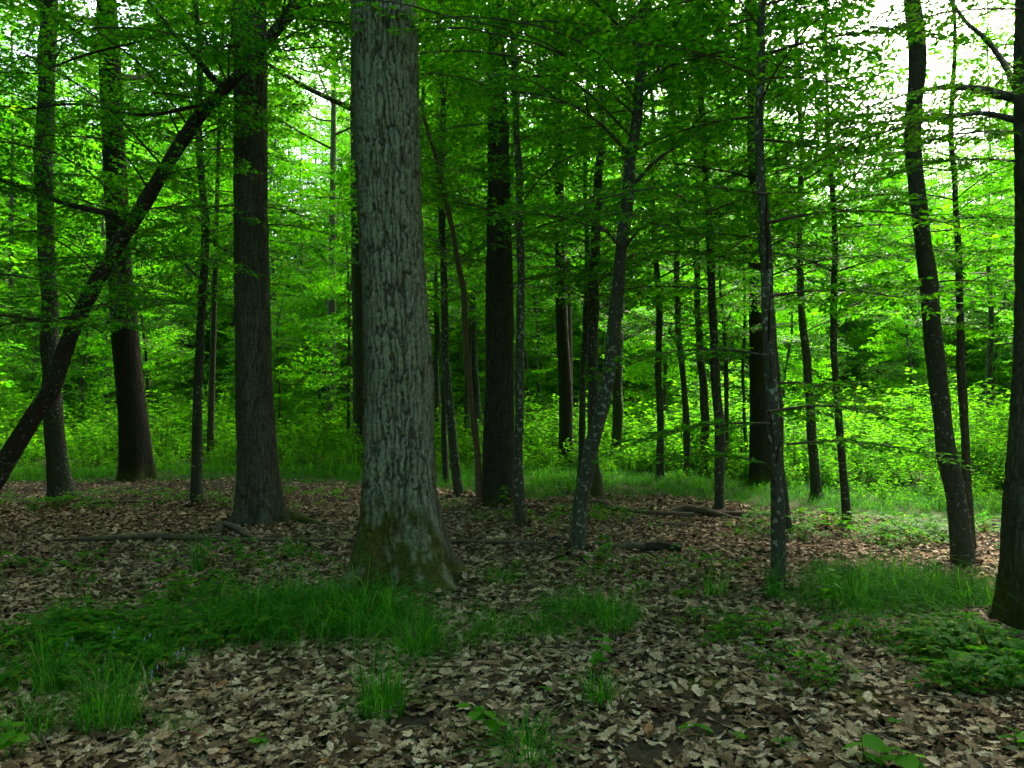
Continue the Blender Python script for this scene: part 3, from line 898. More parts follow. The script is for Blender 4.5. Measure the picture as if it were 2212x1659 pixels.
# mossy surface root of the brown-barked oak
g = ground_at(560, 1132)
A = np.array([[*(ground_at(px, py) + [0, 0, w * up]), w] for px, py, w, up in [(575, 1120, .15, .9), (615, 1126, .11, .6), (650, 1131, .075, .5), (680, 1135, .05, .3), (712, 1138, .03, -.2)]])
cc = catmull(A, 8)
V, Q = tube_geo(cc[:, :3] - g, cc[:, 3], 18)
ctr = np.repeat(cc[:, :3] - g, 18, 0)
V = ctr + (V - ctr) * (.8 + .45 * fbm(V[:, 0] * 14, V[:, 1] * 14, V[:, 2] * 14, 3))[:, None]
mb = MB()
mb.add(V, Q)
link('root', mb.mesh('root', [M['oak']], attrs={'moss': np.clip(.45 + fbm(V[:, 0] * 9, V[:, 1] * 9, V[:, 2] * 9), 0, 1), 'ridge': np.full(len(V), .5), 'lichen': np.full(len(V), .3)}), OAK2)
# ------------------------------------------------------------------ the wood behind and around (reads as one mass)
def wood_proto(seed, z0, H, n, s0, s1):
    r = np.random.default_rng(seed)
    mb = MB()
    path = np.array([[0, 0, -.2], [r.normal(0, .05), r.normal(0, .05), H * .3], [r.normal(0, .2), r.normal(0, .2), H * .65], [r.normal(0, .3), r.normal(0, .3), H]])
    cc = catmull(path, 5)
    V, Q = tube_geo(cc, np.linspace(.10, .015, len(cc)), 7)
    mb.add(V, Q, m=1)
    for q in range(n):
        f = (q + r.uniform(0, 1)) / n
        z = z0 + (H - .4 - z0) * f
        c = np.array([np.interp(z, cc[:, 2], cc[:, k]) for k in range(3)])
        sc = r.uniform(s0, s1) * (1.0 if f < .55 else 1 - .6 * (f - .55) / .45)
        add_spray(mb, SPRAYS_LOW[r.integers(len(SPRAYS_LOW))], c, q * 2.4 + r.uniform(-.4, .4), r.uniform(-.35, .45) + .4 * max(0, f - .5), sc, r.normal(0, .5))
    return mb.mesh('wood_tree', [M['leaf_far'], M['twig']], smooth=False)
WOOD = proto_collection('wood_tree', [wood_proto(60 + k, [1.0, 1.6, 5.0, 1.2, 2.0][k], [12, 14, 17, 10, 13][k], [80, 84, 84, 72, 80][k], .9, 1.9) for k in range(5)])
pts = [(-2.5, 16.6, .9, 2), (-.4, 19.4, .95, 2), (-6.6, 16.8, .8, 2), (1.6, 21.0, .9, 2), (9.9, 15.0, .8, 2)]  # tall trees added to shade the floor at back left and right
r = np.random.default_rng(21)
tries = 0
while len(pts) < 330 and tries < 40000:
    tries += 1
    x, y = r.uniform(-36, 36), r.uniform(-18, 46)
    front = y > 0 and abs(x) < .70 * y + 1.5
    az = math.degrees(math.atan2(x, y))
    s, k = r.uniform(.85, 1.25), r.choice([0, 1, 3, 4])
    if front:
        if y < 19: continue
        if y < 27:
            if r.uniform() < .88: continue
            s = r.uniform(.40, .6)
        elif y > 36: s, k = s * 1.1, 2
        if 20 < az < 34:
            if y < 23: continue
            s, k = min(s, (r.uniform(.68, .88) if 24 < az < 32 else r.uniform(.7, .9)) * y / 28), (k if k != 2 else 1)
    else:
        if y > -2 and (abs(x) < .70 * y + ((3.4 if x < 0 else 5.0) if y < 9 else 2.6) or math.hypot(x, y) > 24): continue
        if y <= -2 and (math.hypot(x, y) < 13 or math.hypot(x, y) > 20): continue
        if y < 9 and not (x < -.7 * y - 5.5): k = 2
    if any((x - a) ** 2 + (y - b) ** 2 < 5.0 for a, b, *_ in pts): continue
    if any((x - a) ** 2 + (y - b) ** 2 < .8 for a, b, _ in TREES): continue
    pts.append((x, y, s, k))
P = np.array([[x, y, float(gz(x, y))] for x, y, *_ in pts])
wood = scatter('background_wood', P, np.stack([r.normal(0, .03, len(P)), r.normal(0, .03, len(P)), r.uniform(0, 6.28, len(P))], 1), [q[2] for q in pts], [q[3] for q in pts], WOOD)
tag(wood, 'dense bright green young wood filling the background behind the stems', 'woodland', kind='stuff')

# ------------------------------------------------------------------ undergrowth
def bush_proto(seed, h, nstem):
    r = np.random.default_rng(seed)
    mb = MB()
    for s in range(nstem):
        a = r.uniform(0, 6.28)
        lean = r.uniform(.05, .35)
        b = np.array([r.normal(0, .10), r.normal(0, .10), -.03])
        hh = h * r.uniform(.6, 1.1)
        t = np.linspace(0, 1, 5)
        ax = b + np.stack([np.cos(a) * lean * hh * t ** 1.5, np.sin(a) * lean * hh * t ** 1.5, hh * t], 1)
        V, Q = tube_geo(ax, .006 * (1 - t) + .0015, 3)
        mb.add(V, Q, m=1)
        k = int(26 * hh / .9) + 6
        f = r.uniform(.25, 1.02, k)
        p = np.stack([np.interp(f, t, ax[:, i]) for i in range(3)], 1)
        an = r.uniform(0, 6.28, k)
        out = np.stack([np.cos(an), np.sin(an), r.normal(.1, .3, k)], 1)
        p2 = p + out * (r.uniform(.03, .22, k) * (1.15 - f))[:, None] * [1, 1, .5]
        nn = np.stack([r.normal(0, .35, k), r.normal(0, .35, k), np.ones(k)], 1)
        LV, LQ = leaf_geo(p2, out * [1, 1, .4], nn, r.uniform(.05, .10, k), low=False, width=.30)
        mb.add(LV, LQ, m=0)
    return mb.mesh('bush', [M['leaf_under'], M['twig']], smooth=False)
BUSH = proto_collection('bush', [bush_proto(80 + k, [.8, 1.0, .6, 1.2, .45][k], [5, 6, 6, 5, 6][k]) for k in range(5)])
r = np.random.default_rng(31)
n = 40000
x, y = r.uniform(-50, 50, n), 8 + 54 * r.uniform(0, 1, n) ** 1.3
edge = np.minimum(under_edge(x), grass_edge(x) + .9)
ok = (y > edge - .5 * r.uniform(0, 1, n)) & (np.abs(x) < .78 * y + 2.5)
clump = fbm(x * .5 + 30, y * .5, 0, 3)
ok &= clump + r.uniform(-.12, .12, n) > .33
for a, b, q in TREES:
    ok &= (x - a) ** 2 + (y - b) ** 2 > (q + .12) ** 2
x, y, clump = x[ok], y[ok], clump[ok]
dist = y - np.minimum(under_edge(x), grass_edge(x) + .9)
s = (.24 + 1.1 * sstep(0, 5.5, dist)) * (.6 + .9 * (clump - .2)) * r.uniform(.75, 1.2, len(x))
s = np.where(y > 24, s * 1.3, s) * np.where(y > 38, 3.2, 1.0)
idx = r.integers(0, 5, len(x))
und = scatter('undergrowth', np.stack([x, y, gz(x, y)], 1), np.stack([r.normal(0, .08, len(x)), r.normal(0, .08, len(x)), r.uniform(0, 6.28, len(x))], 1), s, idx, BUSH)
tag(und, 'knee-high to waist-high bright green undergrowth behind the leaf-covered floor', 'undergrowth', kind='stuff')

# ------------------------------------------------------------------ grass
def tuft_mesh(seed, n, h, spread, width=.004, lean=.85, base=.05, name='grass_tuft', mat='grass'):
    r = np.random.default_rng(seed)
    an = r.uniform(0, 6.28, n)
    b = np.stack([np.cos(an), np.sin(an), np.zeros(n)], 1) * (base * np.sqrt(r.uniform(0, 1, n)))[:, None]
    b[:, 2] = -.02
    a2 = an + r.normal(0, .7, n)
    out = np.stack([np.cos(a2), np.sin(a2), np.zeros(n)], 1)
    hh = h * r.uniform(.3, 1.15, n)
    sp = spread * r.uniform(.1, 1.7, n) * hh / h
    side = np.stack([-np.sin(a2), np.cos(a2), np.zeros(n)], 1)
    ts = [0, .35, .65, .86]
    rows = []
    for t in ts:
        c = b + out * (sp * t ** 1.8)[:, None] + np.array([0, 0, 1.0]) * (hh * (t - lean * t ** 3 * np.clip(sp / hh, 0, 1)))[:, None]
        w = width * (1 - .55 * t) * r.uniform(.7, 1.3, n)
        rows += [c - side * w[:, None], c + side * w[:, None]]
    t = 1.0
    rows.append(b + out * (sp * 1.05)[:, None] + np.array([0, 0, 1.0]) * (hh * (t - lean * 1.15 * np.clip(sp / hh, 0, 1)))[:, None])
    V = np.stack(rows, 1)
    k = np.arange(n)[:, None] * 9
    Q = np.concatenate([k + np.array([[0, 1, 3, 2]]), k + np.array([[2, 3, 5, 4]]), k + np.array([[4, 5, 7, 6]])])
    T = k + np.array([[6, 7, 8]])
    mb = MB()
    mb.add(V, Q, T)
    return mb.mesh(name, [M[mat]], smooth=False)

SWARD = proto_collection('sward', [tuft_mesh(120 + k, 40, [.16, .22, .28, .20][k], [.16, .26, .32, .22][k], .0022, base=.10, name='sward') for k in range(4)])
SWARD_DEEP = proto_collection('sward_deep', [tuft_mesh(130 + k, 36, [.16, .22, .26, .20][k], [.18, .26, .30, .22][k], .0028, base=.12, name='sward_deep', mat='sward') for k in range(4)])
r = np.random.default_rng(41)
n = 8500
x, y = r.uniform(-14, 15, n), r.uniform(8, 19.5, n)
d = y - grass_edge(x)
ok = (d > -.3 + .8 * (fbm(x * 1.2, y * 1.2) - .3)) & (np.abs(x) < .75 * y + 1) & (y < under_edge(x) + 2.2)
x, y = x[ok], y[ok]
s = r.uniform(.6, 1.3, len(x)) * (.7 + .5 * sstep(0, 2, y - grass_edge(x)))
sw = scatter('grass_sward', np.stack([x, y, gz(x, y)], 1), np.stack([np.zeros(len(x)), np.zeros(len(x)), r.uniform(0, 6.28, len(x))], 1), s, r.integers(0, 4, len(x)), SWARD_DEEP)
tag(sw, 'deep green woodland grass between the fallen branches and the undergrowth', 'grass', kind='stuff')

def patch(name, label, zones, coll, nproto, dens, s0, s1, seed, cat='grass', thin=.0):
    """zones: ellipses (px, py, rx, ry) drawn on the floor in metres"""
    r = np.random.default_rng(seed)
    X, Y, S = [], [], []
    for px, py, rx, ry in zones:
        c = ground_at(px, py)
        n = int(rx * ry * 3.14 * dens)
        a, q = r.uniform(0, 6.28, n), np.sqrt(r.uniform(0, 1, n))
        q = q * (1 + .35 * (vnoise(np.cos(a) * 2 + px, np.sin(a) * 2 + py) - .5))
        X.append(c[0] + np.cos(a) * q * rx)
        Y.append(c[1] + np.sin(a) * q * ry)
        S.append(s0 + (s1 - s0) * (1 - q ** 2) * r.uniform(.6, 1.3, n))
    X, Y, S = map(np.concatenate, (X, Y, S))
    ok = fbm(X * 3, Y * 3, seed) > thin
    for a, b, q in TREES:
        ok &= (X - a) ** 2 + (Y - b) ** 2 > (q * .95) ** 2
    X, Y, S = X[ok], Y[ok], S[ok]
    o = scatter(name, np.stack([X, Y, gz(X, Y)], 1), np.stack([r.normal(0, .22, len(X)), r.normal(0, .22, len(X)), r.uniform(0, 6.28, len(X))], 1), S, r.integers(0, nproto, len(X)), coll)
    return tag(o, label, cat, kind='stuff')
patch('grass_patch', 'long lush green grass spreading left from the foot of the thickest oak',
      [(640, 1330, .62, .34), (740, 1320, .42, .30), (540, 1350, .45, .28), (820, 1370, .30, .2), (650, 1350, .95, .5)], SWARD, 4, 105, .5, 1.9, 51, thin=.37)
patch('grass_patch', 'thin grass right of the foot of the thickest oak', [(1110, 1375, .42, .32), (1000, 1340, .3, .2), (1270, 1330, .4, .25), (950, 1400, .25, .2)], SWARD, 4, 100, .5, 1.3, 52, thin=.43)
patch('grass_patch', 'long dark grass left of the oak at the right edge', [(1990, 1285, .60, .42), (1900, 1270, .45, .30), (2060, 1310, .35, .3), (1900, 1300, .8, .5)], SWARD, 4, 100, .5, 1.8, 53, thin=.30)
patch('grass_patch', 'sparse grass among the herbs in the lower left corner', [(120, 1430, .8, .5), (330, 1400, .6, .4), (60, 1560, .5, .3)], SWARD, 4, 45, .4, .9, 54, thin=.42)
patch('grass_patch', 'sparse grass under the slender stem of the right foreground', [(1700, 1330, .8, .3), (1580, 1300, .4, .3), (1850, 1340, .5, .3)], SWARD, 4, 60, .35, .8, 55, thin=.45)
patch('grass_patch', 'thin green grass and seedlings around the foot of the slim lichen-flecked stem', [(1130, 1120, .7, .5), (960, 1090, .6, .5), (1290, 1120, .4, .4)], SWARD, 4, 40, .4, .8, 56, thin=.42)

# ------------------------------------------------------------------ low herbs
def herb_proto(seed, n, h):
    r = np.random.default_rng(seed)
    mb = MB()
    for s in range(n):
        a = r.uniform(0, 6.28)
        top = np.array([math.cos(a) * r.uniform(.02, .1), math.sin(a) * r.uniform(.02, .1), h * r.uniform(.6, 1.1)])
        V, Q = tube_geo([[0, 0, -.02], top * [.5, .5, .6], top], np.array([.0018, .0015, .001]), 3)
        mb.add(V, Q, m=1)
        k = 3
        P, D, Nn, L = [], [], [], []
        for q in range(k):
            b = a + (q - 1) * R(95) + r.normal(0, .2)
            d = np.array([math.cos(b), math.sin(b), r.uniform(-.25, .05)])
            p = top + d * .012
            ll = .055 * r.uniform(.75, 1.15)
            for off, sc, st in ((0, 1.0, 0), (R(38), .72, .12), (-R(38), .72, .12), (R(18), .8, .35), (-R(18), .8, .35)):
                P.append(p + d * ll * st)
                D.append([math.cos(b + off), math.sin(b + off), d[2]])
                Nn.append([r.normal(0, .15), r.normal(0, .15), 1])
                L.append(ll * sc * (1 - st * .3))
        LV, LQ = leaf_geo(np.array(P), np.array(D), np.array(Nn), np.array(L), low=True, width=.17)
        mb.add(LV, LQ, m=0)
    return mb.mesh('herb', [M['leaf_herb'], M['leaf_herb']], smooth=False)
HERB = proto_collection('herb', [herb_proto(150 + k, [4, 5, 3, 4][k], [.11, .14, .09, .17][k]) for k in range(4)])
patch('ground_cover', 'low feathery green herbs covering the floor in the lower left', [(90, 1400, .8, .35), (280, 1380, .55, .4), (400, 1400, .4, .25), (430, 1310, .35, .35), (150, 1470, .6, .25), (520, 1390, .4, .12)], HERB, 4, 85, .7, 1.3, 61, 'herbs', thin=.30)
patch('ground_cover', 'low feathery green herbs with yellowing tips before the right edge oak', [(2120, 1440, .42, .28), (2030, 1400, .35, .25), (2200, 1490, .35, .2), (2100, 1490, .25, .15)], HERB, 4, 130, .7, 1.3, 62, 'herbs', thin=.25)
patch('ground_cover', 'scattered small green herbs on the leaf litter of the right foreground', [(1680, 1400, .5, .35), (1760, 1440, .4, .25), (1580, 1370, .4, .3), (1880, 1400, .4, .4), (1820, 1330, .4, .3), (1700, 1490, .3, .12)], HERB, 4, 46, .5, 1.0, 63, 'herbs', thin=.43)
patch('ground_cover', 'a few small green seedlings dotted over the leaf litter further back', [(400, 1230, 1.4, .8), (1500, 1250, 1.6, .8), (100, 1240, .8, .7), (1250, 1130, 1.2, .9), (1350, 1190, .3, .15), (1960, 1170, .8, .5), (250, 1092, 2.2, .9), (600, 1085, 1.6, .9), (60, 1100, 1.2, 1.0)], HERB, 4, 12, .6, 1.3, 64, 'herbs', thin=.40)

patch('ground_cover', 'low leafy plants fringing the sunlit bushes beside the lichen-dotted trunk', [(1900, 1160, 1.7, .5), (2060, 1170, 1.0, .6), (1740, 1135, 1.0, .4)], HERB, 4, 36, .6, 1.3, 65, 'herbs', thin=.36)

# ------------------------------------------------------------------ dead oak leaves on the ground
def dead_leaf_mesh(seed):
    r = np.random.default_rng(seed)
    n = 11
    t = np.linspace(0, 1, n)
    L = r.uniform(.085, .115)
    env = np.sin(np.pi * np.clip(t, 0.02, .985) ** .85) ** .75 * r.uniform(.25, .32)
    lob = np.where(np.arange(n) % 2 == 0, 1.0, .62)
    lob2 = np.where(np.arange(n) % 2 == 1, 1.0, .62) if r.uniform() < .4 else lob
    cl, cw, tw = r.uniform(-.7, .9), r.uniform(-.9, 1.2), r.normal(0, .8)
    xs = (t - .5) * L
    ys = [-(env * lob) * L, np.zeros(n), env * lob2 * L]
    bend = r.normal(0, .006, n).cumsum() * .4
    rows = []
    for y in ys:
        w = y / (L * .3)
        z = cl * .03 * (2 * (t - .5)) ** 2 + cw * .014 * w ** 2 + tw * .010 * w * (t - .5) * 2 + r.normal(0, .0016, n)
        rows.append(np.stack([xs + .10 * np.abs(y), y + bend, z], 1))
    V = np.stack(rows, 1).reshape(-1, 3)
    V[:, 2] -= V[:, 2].min() - .001
    Q = []
    for i in range(n - 1):
        for j in (0, 1):
            a = i * 3 + j
            Q.append([a, a + 3, a + 4, a + 1])
    V2, Q2 = tube_geo([[-.5 * L - .018, bend[0], V[1, 2] + .003], [-.5 * L + .004, bend[0], V[1, 2]]], np.array([.001, .001]), 3)
    mb = MB()
    mb.add(V, Q)
    mb.add(V2, Q2)
    return mb.mesh('dead_leaf', [M['dead']], smooth=True)
DEAD_MESH = [dead_leaf_mesh(200 + k) for k in range(14)]
def stick_mesh(seed):
    r = np.random.default_rng(seed)
    L = r.uniform(.10, .28)
    t = np.linspace(0, 1, 6)
    p = np.stack([(t - .5) * L, r.normal(0, .008, 6).cumsum(), .008 + .006 * np.sin(t * 5 + seed)], 1)
    V, Q = tube_geo(p, .0035 * (1 - .6 * t) * r.uniform(.7, 1.5), 5)
    mb = MB()
    mb.add(V, Q)
    return mb.mesh('stick', [M['deadwood']])
DEAD = proto_collection('dead_leaf_kind', DEAD_MESH + [stick_mesh(240 + k) for k in range(4)])
r = np.random.default_rng(71)
n = 300000
y = 1.8 + 12.4 * r.uniform(0, 1, n) ** .78
x = r.uniform(-1, 1, n) * (.72 * y + 1.2)
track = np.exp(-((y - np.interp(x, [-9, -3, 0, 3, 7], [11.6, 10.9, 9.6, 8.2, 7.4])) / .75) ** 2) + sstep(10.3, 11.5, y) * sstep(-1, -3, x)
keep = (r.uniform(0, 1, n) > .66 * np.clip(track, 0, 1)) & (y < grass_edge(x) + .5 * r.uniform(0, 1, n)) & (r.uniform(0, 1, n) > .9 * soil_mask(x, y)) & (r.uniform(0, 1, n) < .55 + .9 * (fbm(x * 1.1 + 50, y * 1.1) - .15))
dens_near = np.where(y < 5, 1.0, 1.0)
for a, b, q in TREES:
    keep &= (x - a) ** 2 + (y - b) ** 2 > (q * .9) ** 2
x, y = x[keep], y[keep]
n = len(x)
z = gz(x, y) + np.abs(r.normal(0, .012, n))
for a, b, q in TREES:
    z += .06 * np.exp(-np.maximum(0, np.hypot(x - a, y - b) - q) / .10) * r.uniform(0, 1, n)
rot = np.stack([r.normal(0, .25, n), r.normal(0, .25, n), r.uniform(0, 6.28, n)], 1)
rot[:, 0] += np.where(r.uniform(0, 1, n) < .35, math.pi, 0)
z += np.where(np.abs(rot[:, 0]) > 1.6, .014, 0)
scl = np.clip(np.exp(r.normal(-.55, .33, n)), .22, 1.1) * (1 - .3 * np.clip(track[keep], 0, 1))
idx = r.integers(0, len(DEAD_MESH), n)
vis = (y > 3.02) & (np.abs(x) < .655 * y)
order = np.argsort(np.where(vis, y - .5 * scl, 99))[:300]
for k in order:
    o = link('dead_leaf', DEAD_MESH[idx[k]], ground, (x[k], y[k], z[k]))
    o.rotation_euler = rot[k]
    o.scale = (scl[k],) * 3
rest = np.ones(n, bool)
rest[order] = False
idx = np.where((r.uniform(0, 1, n) < .022), len(DEAD_MESH) + r.integers(0, 4, n), idx)
rot[:, :2] = np.where((idx >= len(DEAD_MESH))[:, None], rot[:, :2] * .3, rot[:, :2])
scl = np.where(idx >= len(DEAD_MESH), r.uniform(.6, 1.5, n), scl)
lit = scatter('dead_leaf_litter', np.stack([x, y, z], 1)[rest], rot[rest], scl[rest], idx[rest], DEAD)
lit.parent = ground
lit['kind'] = 'stuff'

# ------------------------------------------------------------------ seedlings with leaves one can pick apart
def broad_leaf(seed, kind='ovate'):
    r = np.random.default_rng(seed)
    mb = MB()
    if kind == 'ovate':
        n = 8
        t = np.linspace(0, 1, n)
        env = .36 * np.sin(np.pi * np.clip(t, .03, .99) ** .75) ** .8
        rows = []
        for sgn in (-1, -.5, 0, .5, 1):
            y = sgn * env * (1 + .06 * (np.arange(n) % 2) * abs(sgn))
            z = .10 * np.abs(y) - .14 * t ** 2 + .012 * np.cos(t * 22) * abs(sgn) + r.normal(0, .004, n)
            rows.append(np.stack([t, y, z], 1))
        V = np.stack(rows, 1).reshape(-1, 3)
        Q = [[i * 5 + j, i * 5 + j + 5, i * 5 + j + 6, i * 5 + j + 1] for i in range(n - 1) for j in range(4)]
        mb.add(V, Q)
    else:                                       # palmate, five lobes
        an, ra = [], []
        for k, (c, l) in enumerate([(-125, .55), (-62, .8), (0, 1.0), (62, .8), (125, .55)]):
            an += [c - 16, c, c + 16]
            ra += [l * .72, l, l * .72]
            if k < 4:
                an.append(c + 31)
                ra.append(.42)
        an = np.radians(np.array(an, float))
        ra = np.array(ra) * .62
        cx_ = .38
        V = [[cx_, 0, 0]]
        for a, q in zip(an, ra):
            V.append([cx_ + math.cos(a) * q, math.sin(a) * q, -.12 * q + .05 * math.cos(a * 6)])
        V.append([0.0, 0, .02])
        m = len(an)
        T = [[0, i, i + 1] for i in range(1, m)] + [[0, m, m + 1], [0, m + 1, 1]]
        mb.add(V, None, T)
    return mb.mesh('leaf', [M['leaf_seedling']], smooth=True)
OVATE = [broad_leaf(300 + k) for k in range(3)]
PALM = [broad_leaf(310 + k, 'palm') for k in range(2)]

def seedling(label, px, py, h, lean, leaves, meshes, size, seed, name='seedling'):
    """leaves: number of leaves up the stem; lean: direction the stem bends to (degrees, metres)"""
    r = np.random.default_rng(seed)
    g = ground_at(px, py)
    root = bpy.data.objects.new(name, None)
    root.location = g
    COL.objects.link(root)
    tag(root, label, 'seedling')
    t = np.linspace(0, 1, 6)
    a, d = R(lean[0]), lean[1]
    ax = np.stack([math.cos(a) * d * t ** 1.3, math.sin(a) * d * t ** 1.3, h * t - .01], 1)
    V, Q = tube_geo(ax, .0032 * (1 - t) + .0012, 5)
    mb = MB()
    mb.add(V, Q)
    link('stem', mb.mesh('stem', [M['twig']]), root)
    for k in range(leaves):
        f = .45 + .55 * (k + .6) / leaves if leaves > 3 else .9 + .1 * k / max(1, leaves)
        p = [np.interp(f, t, ax[:, i]) for i in range(3)]
        o = link('leaf', meshes[k % len(meshes)], root, p)
        az = k * 2.4 + seed + r.uniform(-.3, .3) if leaves != 2 else (seed + k * math.pi + r.uniform(-.3, .3))
        o.rotation_euler = (r.normal(0, .2), r.uniform(-.15, .25), az)
        s = size * r.uniform(.75, 1.15)
        o.scale = (s, s, s)
    return root
seedling('pale green maple-leaved seedling left of the long lush grass', 345, 1262, .30, (90, .05), 9, PALM, .095, 2)
seedling('upright broad-lobed seedling in the middle foreground above a small grass tuft', 1300, 1470, .24, (80, .03), 10, PALM, .085, 3)
seedling('arching seedling with a row of glossy oval leaves at the bottom middle', 1115, 1600, .20, (205, .22), 11, OVATE, .075, 4)
seedling('pair of bright oval leaves at the bottom right, the left of two', 1868, 1655, .12, (100, .02), 4, OVATE, .105, 5)
seedling('pair of large bright oval leaves at the bottom right, the right of two', 1942, 1680, .12, (40, .03), 5, OVATE, .11, 6)
seedling('tiny bright two-leaved seedling on the leaf litter at the bottom left of centre', 562, 1625, .08, (90, .01), 4, OVATE, .05, 7)
seedling('bright leafy seedling in the bottom left corner', 22, 1655, .17, (120, .04), 7, OVATE, .085, 8)
seedling('single light green seedling leaf beside the bare soil at lower right', 1504, 1590, .06, (80, .01), 2, OVATE, .075, 9)
seedling('small lone seedling leaf between the bare soil and the bottom right pair', 1600, 1605, .06, (90, .01), 4, PALM, .05, 10)
seedling('small seedling with lobed leaves at the bottom, left of the bright pair', 1690, 1618, .06, (70, .01), 4, PALM, .055, 11)
seedling('lone bright leaf lying near the bottom right, above the bright pair', 1932, 1575, .05, (30, .01), 2, OVATE, .06, 12)
seedling('dark green seedling leaves at the right edge of the bottom corner', 2200, 1625, .11, (200, .03), 4, OVATE, .09, 13)
seedling('light green seedling with many leaves below the grass left of the right edge oak', 1800, 1335, .32, (90, .05), 14, OVATE, .075, 14)
seedling('tiny round-leaved seedling on the litter below the thin grass', 1175, 1506, .06, (90, .01), 2, OVATE, .055, 15)
seedling('light green seedling in front of the dark oak with the brown sapling', 1085, 1100, .30, (60, .1), 11, OVATE, .09, 16)
seedling('spreading green seedling at the foot of the curving lichen-spotted hornbeam', 1290, 1196, .12, (0, .14), 9, PALM, .085, 17)
seedling('pale seedling on the litter left of the kinked fallen branch', 420, 1300, .07, (90, .02), 4, PALM, .07, 18)

# ------------------------------------------------------------------ single grass tufts
def tuft(label, px, py, n, h, spread, seed, base=.05, width=.0024):
    g = ground_at(px, py)
    o = link('grass_tuft', tuft_mesh(seed, int(n * 1.25), h * 1.3, spread * 1.15, width, lean=.6, base=base), None, g)
    return tag(o, label, 'grass tuft')
tuft('upright grass tuft alone on the litter, below the foot of the thickest oak', 825, 1545, 190, .30, .20, 401, .10)
tuft('small dense grass tuft under the broad-lobed seedling', 1295, 1525, 110, .20, .13, 402, .06)
tuft('loose grass tuft at the bottom edge in the middle', 1140, 1640, 160, .20, .22, 403, .09)
tuft('tall grass tuft at the lower left, nearest the bottom', 235, 1570, 230, .30, .17, 404, .13)
tuft('low thin grass tuft right of the tall lower left tuft', 335, 1590, 70, .13, .14, 405, .07)
tuft('arching grass tuft in the herbs at the left edge', 110, 1500, 130, .34, .26, 406, .08)
tuft('dark grass tuft at the upper edge of the lower left herbs', 165, 1370, 150, .30, .2, 407, .10)
tuft('small grass tuft just right of the flared foot of the thickest oak', 1082, 1262, 150, .20, .22, 408, .12)
tuft('spiky grass tuft standing behind the maple-leaved seedling', 430, 1240, 60, .36, .12, 409, .06)
tuft('fine grass tuft in front of the mossy right foot of the thickest oak', 905, 1412, 190, .30, .26, 410, .12)
tuft('fine upright grass tuft right of the thin grass patch', 1330, 1360, 170, .26, .2, 411, .14)
tuft('thin grass tuft at the foot of the slender right foreground stem', 1672, 1300, 40, .34, .12, 412, .05)
tuft('wispy grass tuft on the litter between curving hornbeam and right foreground stem', 1545, 1290, 60, .26, .14, 413, .08)
tuft('small grass tuft in the litter at the far left bottom', 60, 1600, 90, .18, .16, 414, .1)
tuft('faint grass tuft in front of the long fallen pole', 640, 1200, 60, .22, .12, 415, .08)
tuft('grass tuft in the low herbs left of the long lush grass', 330, 1440, 110, .22, .2, 416, .12)

# ------------------------------------------------------------------ bluebells
def bluebell(label, px, py, h, seed):
    r = np.random.default_rng(seed)
    g = ground_at(px, py)
    root = bpy.data.objects.new('bluebell', None)
    root.location = g
    COL.objects.link(root)
    tag(root, label, 'flower', 'bluebells among the herbs')
    t = np.linspace(0, 1, 6)
    ax = np.stack([.05 * t ** 3, 0 * t, h * (t - .08 * t ** 4)], 1)
    V, Q = tube_geo(ax, np.full(6, .0018), 4)
    mb = MB(); mb.add(V, Q)
    link('stem', mb.mesh('stem', [M['grass']]), root)
    for k in range(4):
        f = .74 + .26 * k / 3
        p = np.array([np.interp(f, t, ax[:, i]) for i in range(3)])
        a = k * 2.4
        q = np.linspace(0, 1, 4)
        c = p + np.stack([np.cos(a) * .012 * np.ones(4), np.sin(a) * .012 * np.ones(4), -.018 * q], 1)
        V, Q = tube_geo(c, np.array([.001, .003, .0035, .0055]), 6)
        mb = MB(); mb.add(V, Q)
        link('flower', mb.mesh('flower', [M['flower']]), root)
bluebell('pale violet bluebell leftmost among the lower left herbs', 130, 1470, .24, 1)
bluebell('pale violet bluebell in the herbs behind the curved bare twig', 232, 1440, .24, 2)
bluebell('pale violet bluebell at the back of the lower left herbs', 298, 1450, .22, 3)
bluebell('pale violet bluebell beside the curved bare twig', 312, 1520, .2, 4)
bluebell('pale violet bluebell rightmost, near the yellowing herbs', 370, 1475, .2, 5)

# ------------------------------------------------------------------ fallen wood
def wood_piece(name, label, cat, pts, mat, sides=12, parts=(), sink=.3, seed=0, rough=.1, group=None):
    """pts: (px, py, width px, height of axis above floor in radii) lying on the floor"""
    def axis_of(pp):
        rows = []
        for px, py, w, up in pp:
            g = ground_at(px, py)
            rad = w / 2 / F * g[1]
            rows.append([g[0], g[1], g[2] + rad * up, rad])
        return np.array(rows)
    A = axis_of(pts)
    g0 = A[len(A) // 2, :3].copy()
    root = bpy.data.objects.new(name, None)
    root.location = g0
    COL.objects.link(root)
    tag(root, label, cat, group)
    def limb(A, nm, mt, sd):
        cc = catmull(A, 10)
        V, Q = tube_geo(cc[:, :3] - g0, cc[:, 3], sides)
        ctr = np.repeat(cc[:, :3] - g0, sides, 0)
        k = 1 + rough * 2 * (fbm(V[:, 0] * 9 + sd, V[:, 1] * 9, V[:, 2] * 30, 3) - .47)
        V = ctr + (V - ctr) * k[:, None]
        mb = MB()
        mb.add(V, Q)
        for e, flip in ((0, 1), (len(cc) - 1, -1)):
            ring = np.arange(sides) + e * sides
            mb.add(np.concatenate([V[ring], [(cc[e, :3] - g0)]]), None, [[i, (i + 1) % sides, sides][::flip] for i in range(sides)])
        link(nm, mb.mesh(nm, [mt]), root)
    limb(A, 'stem' if parts else 'log', mat, seed)
    for k, (nm, pp, mt) in enumerate(parts):
        limb(axis_of(pp), nm, mt, seed + k + 1)
    return root
